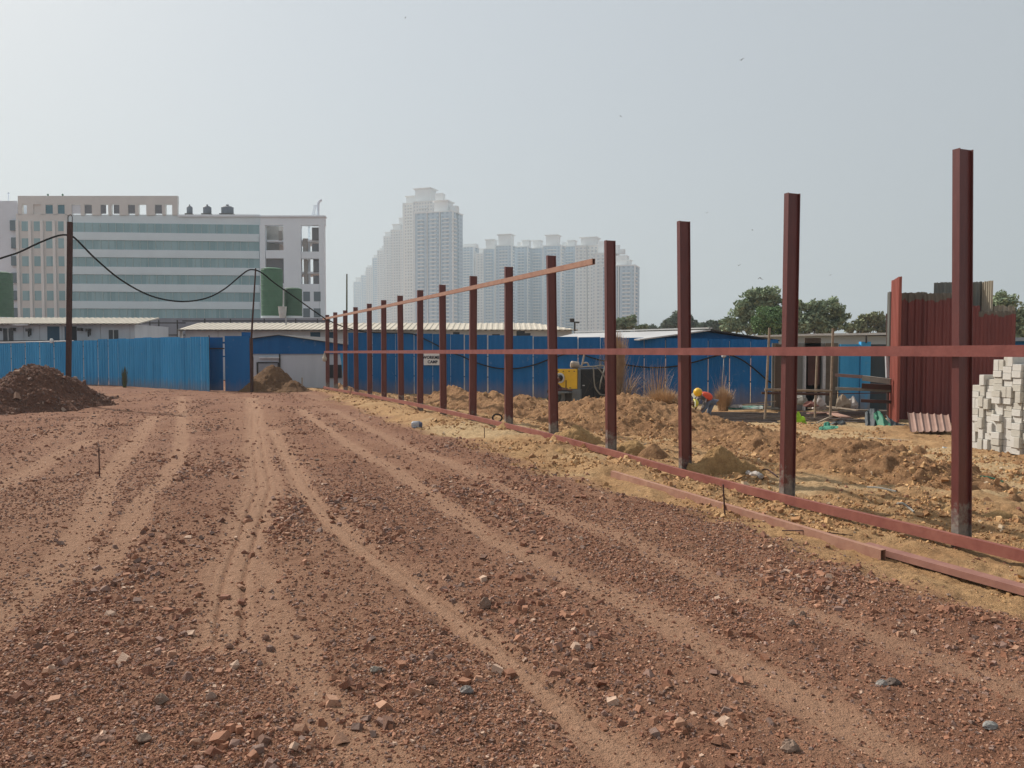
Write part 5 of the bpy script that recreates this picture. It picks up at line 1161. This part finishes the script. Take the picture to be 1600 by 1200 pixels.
b = sack(1256, 664, .2, M('lime2', (.36, .58, .06), (.22, .36, .04), 9, .7), 'smaller crumpled green bag beside the lime green one', None, .6); b['category'] = 'bag'
# cloths: draped strips
def drape(nm, pts_top, pts_bot, mat, label, folds=6, amp=.06, cat='tarp'):
    n = 24; m_ = 8; mb = MB(); vs = []; T_ = spline([P(*p) for p in pts_top], 8); B_ = spline([P(*p) for p in pts_bot], 8)
    for i in range(n+1):
        a = T_[round(i*(len(T_)-1)/n)]; b = B_[round(i*(len(B_)-1)/n)]
        for j in range(m_+1):
            t_ = j/m_; p = a+(b-a)*t_; w = amp*math.sin(i*folds*6.283/n)*(.3+.7*math.sin(t_*3.14))+.02*math.sin(i*1.7+j*1.3); vs.append(p+Vector((0, -w, .3*abs(w))))
    N2 = len(vs); vs += [v+Vector((0, .02, -.01)) for v in vs]; fs = []
    for i in range(n):
        for j in range(m_):
            q = i*(m_+1)+j; fs += [(q, q+1, q+m_+2, q+m_+1), (N2+q, N2+q+m_+1, N2+q+m_+2, N2+q+1)]
    mb.add(vs, fs); return tag(mb.build(nm, mat, smooth=True), label, cat)
M_gt = M('green_tarp', (.045, .20, .12), (.03, .14, .085), 3, .6); M_dt = M('dark_tarp', (.06, .07, .075), (.04, .045, .05), 3, .6)
drape('green_tarp', [(1365, 646, 21), (1374, 643, 21), (1384, 655, 20.8), (1398, 672, 20.4)], [(1367, 662, 20.9), (1378, 671, 20.4), (1390, 674, 20.2), (1404, 676, 20.1)], M_gt, 'green tarp draped in folds left of the lying sheet', 3, .08)
drape('dark_tarp', [(1352, 644, 21.4), (1362, 638.5, 21.4), (1374, 641, 21.4)], [(1352, 668, 20.9), (1362, 670, 20.7), (1372, 673, 20.5)], M_dt, 'dark grey tarp bundle left of the green tarp', 2, .08)
drape('dark_tarp', [(1384, 648, 21.2), (1400, 660, 21), (1420, 664, 21)], [(1392, 668, 20.8), (1404, 674, 20.5), (1420, 674, 20.5)], M_dt, 'black plastic sheet between the green tarp and the lying sheet', 3, .06)
drape('green_net', [(1280, 667, 19.6), (1296, 665, 19.6), (1310, 666, 19.6)], [(1280, 672, 19.3), (1296, 671, 19.3), (1310, 669, 19.3)], M('green_net', (.07, .26, .17)), 'strip of green net lying on the sand', 2, .03, 'net')
drape('green_net', [(1287, 661, 20.6), (1293, 659, 20.6), (1297, 661, 20.6)], [(1288, 668, 20.3), (1293, 668, 20.3), (1297, 668, 20.3)], M('green_net2', (.04, .22, .15)), 'small green cloth by the right scaffold foot', 2, .03, 'net')
drape('green_net', [(1138, 634, 26.6), (1165, 634, 26.6), (1192, 634, 26.6)], [(1138, 640, 26.2), (1165, 639, 26.2), (1192, 639, 26.2)], M('green_net3', (.06, .25, .18), (.3, .3, .27), 3), 'green net and pale rags along the blue fence foot', 4, .04, 'net')
drape('white_cloth', [(1122, 622, 26.8), (1135, 632, 26.6), (1160, 633, 26.4)], [(1124, 628, 26.5), (1138, 636, 26.3), (1160, 637, 26.2)], M_sackw, 'crumpled whitish cloth right of the bending worker', 2, .05, 'cloth')
sack(1313, 668, .4, M_dt, 'black crumpled bag between the net and the tarp', None, .5)
mb = MB(); mb.tube(spline([P(1168, 738, 11), P(1174, 742, 10.9), P(1181, 740, 10.8), P(1190, 745, 10.6)]), [.02+.022*abs(math.sin(i*1.9)) for i in range(19)], 7); tag(mb.build('white_rag', M_sackw), 'white rag behind the big sandy earth block', 'rag')
mb = MB(); mb.tube([P(1473, 700, 15), P(1486, 702, 15)], .03, 6); tag(mb.build('white_stick', M_white), 'short white stick on the sand left of the nearest post', 'stick')
for i, (x0, y0, x1, y1, mt) in enumerate([(1402, 790, 1428, 806, M_chg), (1405, 792, 1424, 803, M_rust), (1355, 766, 1400, 776, M_chg), (1520, 744, 1568, 748, M('greenrope', (.05, .20, .13))), (1186, 738, 1215, 748, M_rust)]):
    a = G(x0, y0, -.08); b = G(x1, y1, -.08); mb = MB(); c_ = (a+b)/2; mb.tube(spline([Vector((a.x, a.y, hz(a.x, a.y)+.03)), Vector((c_.x, c_.y+.05, hz(c_.x, c_.y)+.05)), Vector((b.x, b.y, hz(b.x, b.y)+.02))]), .012, 5)
    tag(mb.build('loose_wire', mt), ['grey wire scrap on the soil between the two nearest posts', 'rusty wire scrap next to the grey wire', 'tangled grey strands left of the grey wire scrap', 'green rope on the sand right of the nearest post', 'thin rusty wire behind the big earth block'][i], 'wire')
# ------------------------------------------------------------------ compressor
YK = 29.2; gc = zof(629, YK)
ck = thing('air_compressor', 'yellow and dark grey diesel compressor box standing behind the soil ridge', 'compressor', (XZ(905, YK), YK, gc))
pe = Pl(869.5, 29.75, 904.5, 29.2); pd = Pl(904.5, 29.2, 968, 30.6)
M_kg = M('machine_dark', (.035, .038, .042), (.05, .05, .05), 2, .5); M_kgrey = M('machine_grey', (.15, .17, .18), (.11, .12, .13), 3, .5); M_ky = M('machine_yellow', (.80, .48, .03), (.70, .41, .03), 2, .45)
A = pe.hit(869.5); Bq = pe.hit(904.5); Cq = pd.hit(968); n = Vector((pe.n.x, pe.n.y, 0)); zt = P(905, 577, YK).z; D = A+(Cq-Bq)
mb = MB(); mb.prism([(p.x, p.y) for p in (A-n*.02, Bq-n*.02, Cq, D)], gc+.02, zt); mb.build('housing', M_kg, ck)
mb = MB(); pe.slab(mb, 870, 576.5, 902, 607.5, .03, .04); yp = mb.build('yellow_panel', M_ky, ck)
mb = MB(); c = pe.hit(876.5, 590.5)+n*.05; mb.tube([c, c+n*.03], .19, 20); mb.build('round_badge', M_white, yp)
mb = MB(); c = pe.hit(876.5, 590.5)+n*.08; mb.tube([c, c+n*.04], .13, 18); mb.build('round_vent', M_dark, yp)
mb = MB(); pe.slab(mb, 884.5, 594, 886, 606, .05, .03); mb.build('slot', M('slot_brown', (.25, .14, .02)), yp)
mb = MB()
for x in (873, 881, 890, 898): pe.slab(mb, x-.8, 579.5, x+.8, 580.7, .045, .02)
pe.slab(mb, 890, 605.5, 893, 606.6, .045, .02); mb.build('bolts', M_dark, yp)
mb = MB(); pe.slab(mb, 894, 608, 907.5, 628, .02, .06, z0=gc); mb.build('lower_panel', M_kgrey, ck)
mb = MB(); pd.slab(mb, 904.3, 577, 906.6, 629, .03, .1, z0=gc); mb.build('corner_trim', M_kgrey, ck)
mb = MB(); pd.slab(mb, 908.5, 579, 926, 627, .02, .04); pd.slab(mb, 927, 579, 946, 626, .02, .04); mb.build('side_door', M('door_dark', (.028, .030, .033), (.04, .04, .042), 2, .45), ck)
mb = MB(); pd.slab(mb, 909.5, 601.5, 912.5, 603, .04, .03); mb.build('door_plate', M_pipe, ck)
mb = MB(); pe.slab(mb, 874, 613, 883, 627, .03, .3, z0=gc); pe.slab(mb, 872, 612, 895, 614, .3, .3); mb.build('tow_frame', M_kgrey, ck)
M_muf = M('muffler', (.46, .38, .30), (.36, .30, .24), 6, .7)
mb = MB(); mb.tube([P(891.5, 569.5, YK+.4), P(893, 569.5, YK+.4), P(903, 571, YK+.5), P(904.5, 571, YK+.5)], [.09, .135, .135, .09], 14); mb.tube([P(903, 571.5, YK+.5), P(909, 571.5, YK+.5), P(910.5, 566, YK+.5), P(913, 554, YK+.5)], .035, 8); mb.build('muffler', M_muf, ck)
mb = MB(); mb.tube(spline([P(911, 568, YK+.6), P(917, 567, YK+.6), P(920, 572, YK+.6)]), .035, 6); mb.build('lifting_bar', M_muf, ck)
M_hose = M('hose', (.26, .24, .20), (.18, .17, .15), 5, .6)
for i, pts in enumerate(([(905, 574, YK), (922, 573, YK-.05), (927, 576, YK-.1), (928, 590, YK-.12), (930, 605, YK-.12), (938, 616, YK-.1), (947, 617, YK)], [(915, 573, YK), (930, 573, YK), (938, 579, YK-.1), (946, 592, YK-.1), (950, 604, YK)], [(925, 573, YK+.3), (944, 572, YK+.2), (941, 588, YK-.05), (938, 600, YK-.08), (937, 608, YK)])):
    mb = MB(); mb.tube(spline([P(*p) for p in pts]), .028, 6); tag(mb.build('rubber_hose', M_hose), ['grey hose looping lowest down the dark side of the compressor', 'grey hose falling to the right over the compressor', 'short grey hose hanging beside the other two on the compressor'][i], 'hose', 'hoses over the compressor')
# black ring half buried in the ridge
mb = MB(); g = P(777, 653, 18.6); mb.tube([g+Vector((.11*math.cos(a), 0, .09*math.sin(a))) for a in np.linspace(0, 6.283, 15)], .02, 6); tag(mb.build('rubber_ring', M_cable), 'small black ring lying in the soil left of the sixth steel post', 'ring')
# ------------------------------------------------------------------ people
def skin(nm, chains, mat, parent, sub=2, smooth=True):
    """chains: list of joint lists [(point, radius), ...]; equal points are welded into one continuous surface"""
    idx = {}; vs = []; es = []; rs = []
    for ch_ in chains:
        prev = None
        for p, r in ch_:
            k = (round(p[0], 4), round(p[1], 4), round(p[2], 4))
            if k not in idx: idx[k] = len(vs); vs.append(Vector(p)-WL[parent]); rs.append(r)
            i = idx[k]
            if prev is not None and prev != i: es.append((prev, i))
            prev = i
    me = bpy.data.meshes.new(nm); me.from_pydata(vs, es, []); o = bpy.data.objects.new(nm, me); link(o, parent, WL[parent])
    sk_ = o.modifiers.new('skin', 'SKIN'); sk_.use_smooth_shade = smooth; sk_.branch_smoothing = .3
    me.skin_vertices
    if not me.skin_vertices: me.attributes
    for i, r in enumerate(rs): me.skin_vertices[0].data[i].radius = (r, r)
    me.skin_vertices[0].data[0].use_root = True
    ss = o.modifiers.new('sub', 'SUBSURF'); ss.levels = sub; ss.render_levels = sub
    dg = bpy.context.evaluated_depsgraph_get(); m2 = bpy.data.meshes.new_from_object(o.evaluated_get(dg)); o.modifiers.clear(); o.data = m2; m2.name = nm; m2.materials.clear(); m2.materials.append(mat); return o
def ensure_skin(me): pass
M_skin = M('skin', (.17, .085, .055), (.14, .07, .045), 4, .6); M_hair = M('hair', (.012, .010, .010), (.02, .018, .015), 9, .7)
def person(label, Y, J, shirt, trou, vest=None, helmet=None, face=(-1, 0), base=-.33, white_sleeve=False):
    q = {k: P(v[0], v[1], Y+v[2]) for k, v in J.items()}; t = thing('person', label, 'person', (q['pelvis'].x, Y, base))
    pv, sp_, chs, nk, hd = (q[k] for k in ('pelvis', 'spine', 'chest', 'neck', 'head'))
    ch = [[(pv, .13), (sp_, .125), (chs, .145), (nk, .055), (hd, .085), (hd+(hd-nk).normalized()*.09, .07)]]
    for s_ in 'LR':
        sh, el, ha = q['sh'+s_], q['el'+s_], q['ha'+s_]; ch.append([(chs, .145), (sh, .062), ((sh+el)/2, .048), (el, .04), ((el+ha)/2, .034), (ha, .027), (ha+(ha-el).normalized()*.06, .035)])
        hp_, kn, ft, to = q['hip'+s_], q['kn'+s_], q['ft'+s_], q['to'+s_]; ch.append([(pv, .13), (hp_, .09), ((hp_+kn)/2, .075), (kn, .058), ((kn+ft)/2, .05), (ft, .038), (to, .035)])
    skin('body', ch, M_skin, t)
    # hands: four fingers and a thumb each
    f_ = Vector((face[0], face[1], 0)).normalized()
    for s_ in 'LR':
        ha, el = q['ha'+s_], q['el'+s_]; d = (ha-el).normalized(); sd = d.cross(f_).normalized(); pm = ha+d*.05; chn = []
        mb = MB()
        for k, (o_, L) in enumerate(((-.027, .062), (-.009, .072), (.009, .068), (.027, .055))):
            b = pm+sd*o_; mb.tube([b, b+d*L*.5+f_*.006, b+d*L*.85+f_*.026], [.0095, .009, .0075], 6)
        b = ha+d*.01+sd*-.034; mb.tube([b, b+d*.025-sd*.022+f_*.01, b+d*.05-sd*.02+f_*.02], [.011, .010, .008], 6); mb.build('fingers', M_skin, t, smooth=True)
    # face: nose, ears, eyes, mouth
    up = (hd-nk).normalized(); r_ = up.cross(f_).normalized(); fr = (f_-up*f_.dot(up)).normalized(); c = hd+up*.03
    mb = MB(); mb.tube([c+fr*.08, c+fr*.115-up*.03, c+fr*.085-up*.035], [.010, .014, .01], 6)
    for e in (-1, 1): mb.tube([c+r_*e*.083+up*.015, c+r_*e*.093-up*.02], [.018, .014], 6)
    mb.tube([c+fr*.084-up*.06-r_*.022, c+fr*.088-up*.06+r_*.022], .006, 5); mb.build('face_features', M_skin, t, smooth=True)
    mb = MB()
    for e in (-1, 1): mb.tube([c+r_*e*.032+fr*.082+up*.01, c+r_*e*.032+fr*.088+up*.01], .009, 6)
    mb.build('eyes', M_hair, t)
    # clothes over the body
    gch = [[(pv, .145), (sp_, .145), (chs, .16), (nk*.6+chs*.4, .075)]]
    for s_ in 'LR':
        sh, el, ha = q['sh'+s_], q['el'+s_], q['ha'+s_]; gch.append([(chs, .16), (sh, .077), ((sh+el)/2, .062), (el, .052), (el*.4+ha*.6, .046)])
    skin('shirt', gch, shirt, t)
    if vest: skin('vest', [[(pv*.9+sp_*.1, .16), (sp_, .165), (chs, .185), (chs*.4+nk*.6, .10)], [(chs, .185), (q['shL']*.8+chs*.2, .09)], [(chs, .185), (q['shR']*.8+chs*.2, .09)]], vest, t)
    tch = []
    for s_ in 'LR':
        hp_, kn, ft = q['hip'+s_], q['kn'+s_], q['ft'+s_]; tch.append([(pv, .145), (hp_, .105), ((hp_+kn)/2, .088), (kn, .072), ((kn+ft)/2, .064), (ft, .056)])
    skin('trousers', tch, trou, t)
    for s_ in 'LR': mb = MB(); ft, to = q['ft'+s_], q['to'+s_]; mb.tube([ft+(ft-to)*.3-Vector((0, 0, .02)), ft-Vector((0, 0, .02)), to-Vector((0, 0, .02))], [.045, .052, .04], 10); mb.build('shoe', M_dark, t, smooth=True)
    cen = hd+up*.045
    prof = [(.135, 0), (.128, .03), (.118, .07), (.09, .11), (.045, .135), (.01, .142)]
    if not helmet: prof = [(.095, -.02), (.10, .02), (.095, .06), (.07, .09), (.03, .105), (.005, .108)]
    rot = up.to_track_quat('Z', 'Y').to_matrix(); mb = MB(); mb.lathe((0, 0, 0), prof, 18, 1, 1); mb.v = [tuple(cen+rot@Vector(v)) for v in mb.v]; mb.build('helmet' if helmet else 'hair', helmet or M_hair, t, smooth=True)
    if helmet:
        mb = MB(); mb.obox((0, 0), (1, 0), .1, .17, 0, .012); mb.v = [tuple(cen+fr*(.15+v[0])+r_*v[1]+up*v[2]) for v in mb.v]; mb.build('helmet_peak', M('peak', (.75, .75, .62)), t)
    return t
M_yh = M('helmet_yellow', (.85, .50, .03), (.80, .46, .03), 3, .35); M_yh2 = M('helmet_lemon', (.70, .62, .08), (.62, .54, .07), 3, .4)
M_vest = M('vest_orange', (.85, .13, .06), (.72, .08, .04), 5, .7); M_shirtw = M('shirt_pale', (.50, .42, .42), (.10, .10, .10), 5, .8, lo=.45, hi=.55); M_jean = M('jeans', (.17, .20, .27), (.10, .12, .17), 5, .85); M_shd = M('shirt_dark', (.10, .035, .04), (.07, .03, .03), 5, .8); M_trd = M('trousers_dark', (.05, .055, .05), (.03, .035, .03), 5, .85)
person('worker in an orange vest and yellow helmet bending down beside the third steel post', 23.6,
       dict(pelvis=(1110, 624, .12), spine=(1105, 619, .0), chest=(1098, 618, -.16), neck=(1093, 615.5, -.26), head=(1091.5, 614, -.32), shL=(1091, 622, -.26), elL=(1089, 632, -.32), haL=(1086, 641, -.34), shR=(1101, 622, -.18), elR=(1100, 634, -.26), haR=(1094, 643, -.32),
            hipR=(1113, 628, .15), knR=(1108, 642, .0), ftR=(1107, 657, .08), toR=(1101, 660, .0), hipL=(1106, 628, .0), knL=(1098, 642, -.1), ftL=(1095, 655, -.06), toL=(1088, 658, -.14)), M_shirtw, M_jean, M_vest, M_yh, (-.85, -.5), zof(660, 23.6))
person('worker in a lemon yellow helmet crouching mostly behind the third steel post', 23.2,
       dict(pelvis=(1066, 648, .1), spine=(1070, 640, .0), chest=(1075, 634, -.05), neck=(1079, 630, -.1), head=(1081.5, 630, -.1), shL=(1074, 638, -.15), elL=(1080, 646, -.2), haL=(1085, 650, -.2), shR=(1077, 637, .1), elR=(1083, 645, .1), haR=(1087, 650, 0),
            hipR=(1068, 649, .1), knR=(1081, 646, .1), ftR=(1078, 659, .1), toR=(1084, 661, .05), hipL=(1064, 650, -.1), knL=(1078, 648, -.1), ftL=(1074, 660, -.1), toL=(1080, 662, -.1)), M_trd, M_trd, None, M_yh2, (.9, -.3), zof(662, 23.2))
person('bare headed person in dark red crouching at the compressor, mostly behind the fifth steel post', 28.2,
       dict(pelvis=(860, 620, .1), spine=(862, 610, .0), chest=(866, 602, -.02), neck=(870, 596, -.02), head=(873.5, 592, -.02), shL=(866, 601, -.15), elL=(872, 609, -.2), haL=(882, 608, -.1), shR=(869, 600, .12), elR=(877, 607, .1), haR=(889, 609, .1),
            hipR=(862, 622, .1), knR=(876, 617, .1), ftR=(872, 631, .1), toR=(879, 633, .05), hipL=(858, 622, -.1), knL=(873, 619, -.1), ftL=(868, 632, -.1), toL=(875, 634, -.1)), M_shd, M_trd, None, None, (.95, -.1), zof(634, 28.2))
# ------------------------------------------------------------------ dry grass
def tuft(label, px, py, Y, wpx, hpx, n, mat, spread=.5, seed=0, cat='dry bush', nm='dry_bush', curl=.35, thick=.006, low=0.0):
    r_ = np.random.default_rng(seed+100); b = P(px, py, Y); s_ = Y/F; w = wpx*s_/2; h = hpx*s_; V = []; Fq = []
    for i in range(n):
        a = r_.uniform(0, 6.283); ro = w*r_.uniform(0, .35); x0, y0 = ro*math.cos(a), ro*math.sin(a); L = h*r_.uniform(.45, 1.0)*(1 if r_.random() > low else .45); out = w*r_.uniform(0, 1.0)*spread*2; a2 = a+r_.normal(0, .6); px_, py_ = -math.sin(a2), math.cos(a2); k0 = len(V); th = thick*r_.uniform(.6, 1.6)
        for k in range(5):
            t_ = k/4; x = x0+math.cos(a2)*out*t_**1.5; y = y0+math.sin(a2)*out*t_**1.5; z = L*(t_-curl*t_**2.5*r_.uniform(.4, 1.3)*(out/(w+1e-6))); q = th*(1-t_*.8); V += [(x-px_*q, y-py_*q, z), (x+px_*q, y+py_*q, z)]
        for k in range(4): Fq.append((k0+2*k, k0+2*k+1, k0+2*k+3, k0+2*k+2))
    o = npmesh(nm, np.array(V), np.array(Fq), mat); o.location = b; WL[o] = b; return tag(o, label, cat, 'dry bushes by the blue fence')
M_straw = M('straw', (.62, .42, .25), (.45, .29, .17), 4, .9); M_straw2 = M('straw_brown', (.50, .34, .21), (.36, .23, .14), 4, .9); M_vine = M('vine', (.10, .14, .05), (.14, .11, .06), 4, .9)
tuft('thick tan dry bush left of the third steel post', 1037, 646, 27.5, 78, 42, 2600, M_straw, .55, 1, thick=.010)
tuft('sparse tall dry stalks above the tan bush', 1026, 640, 28.2, 80, 88, 120, M_straw2, .5, 2, thick=.009)
tuft('tall narrow brown dry bush behind the fourth steel post', 962, 625, 30.2, 44, 112, 1600, M_straw2, .45, 3, curl=.15, thick=.010)
tuft('thin dry twigs spreading right of the tall brown bush', 975, 628, 30.0, 110, 92, 150, M_straw2, .7, 4, curl=.6, thick=.006)
tuft('dry brown tuft right of the bending worker', 1130, 642, 26.5, 40, 40, 900, M_straw2, .5, 5, thick=.010)
tuft('tall thin stalks behind the bending worker', 1128, 638, 26.9, 44, 74, 50, M_straw, .4, 6, thick=.006)
tuft('green brown creeper growing at the foot of the left blue fence', 195, 609, 37.9, 12, 38, 200, M_vine, .5, 7, 'climbing plant', 'creeper_plant', .2, .014)
tuft('few grey twigs left of the compressor hoses above the fence', 938, 600, 30.5, 30, 60, 60, M_chg, .6, 8, thick=.007)
a = P(1131, 556, 29.9); mb = MB(); mb.lathe((a.x, a.y, a.z-.08), [(.03, 0), (.09, .04), (.09, .12), (.03, .18)], 8); mb.tube([P(1131, 560, 29.9), P(1128, 610, 29.9)], .012, 5); tag(mb.build('white_insulator', M_white), 'white knob with a thin cord where the cable is tied to the blue fence', 'insulator')
# ------------------------------------------------------------------ birds
def bird(px, py, Y, s, roll, label):
    c = P(px, py, Y); mb = MB(); mb.tube([c+Vector((-.12*s, 0, 0)), c+Vector((-.05*s, 0, .0)), c+Vector((.06*s, 0, 0)), c+Vector((.2*s, 0, .01))], [.015*s, .045*s, .04*s, .012*s], 6)
    for e in (-1, 1):
        d = Vector((.05, e*math.cos(roll*e), math.sin(roll)+.15)).normalized(); a = c+Vector((-.05*s, 0, 0)); b = c+Vector((.06*s, 0, 0)); m_ = c+d*.28*s; tip = c+d*.55*s+Vector((.12*s, 0, -.06*s)); up = Vector((0, 0, .012*s))
        mb.add([a, b, m_+Vector((.05*s, 0, 0)), m_-Vector((.06*s, 0, 0)), tip, a+up, b+up, m_+Vector((.05*s, 0, 0))+up, m_-Vector((.06*s, 0, 0))+up, tip+up], [(0, 1, 2, 3), (3, 2, 4), (8, 7, 6, 5), (9, 7, 8), (0, 3, 8, 5), (3, 4, 9, 8), (1, 6, 7, 2), (2, 7, 9, 4)])
    o = mb.build('bird', M_dark, None); o.rotation_euler = (0, 0, roll*2); return tag(o, label, 'bird', 'birds in the sky')
for b_ in [(1158, 94, 70, .62, .3, 'dark bird highest in the sky'), (969, 181, 80, .5, -.4, 'tiny bird in the sky above the middle of the frame top rail'), (633, 28, 90, .5, .2, 'faint bird near the top edge of the sky'), (1104, 333, 85, .5, .5, 'small bird level with the top of the second steel post'),
           (1175, 359, 80, .5, -.3, 'small bird left of the second steel post, a little lower'), (1154, 415, 75, .5, .4, 'small bird just above the large grey green tree'), (1187, 434, 70, .7, -.5, 'bird gliding right over the top of the grey green tree'), (1297, 430, 80, .4, .3, 'tiny bird above the dark tree right of the second post')]: bird(*b_)
# ------------------------------------------------------------------ haze
hm = bpy.data.materials.new('haze'); hm.use_nodes = True; t = hm.node_tree; t.nodes.clear(); out = t.nodes.new('ShaderNodeOutputMaterial'); pv_ = t.nodes.new('ShaderNodeVolumePrincipled')
pv_.inputs['Color'].default_value = (.82, .93, 1.0, 1); pv_.inputs['Density'].default_value = .00058; pv_.inputs['Anisotropy'].default_value = .2
t.links.new(pv_.outputs[0], out.inputs['Volume'])
mb = MB(); mb.box(-3600, 3600, -3600, 3600, -2, 215); hzo = mb.build('haze', hm, None, origin=(0, 0, 0)); tag(hzo, 'pale dusty air over the whole place', kind='stuff')
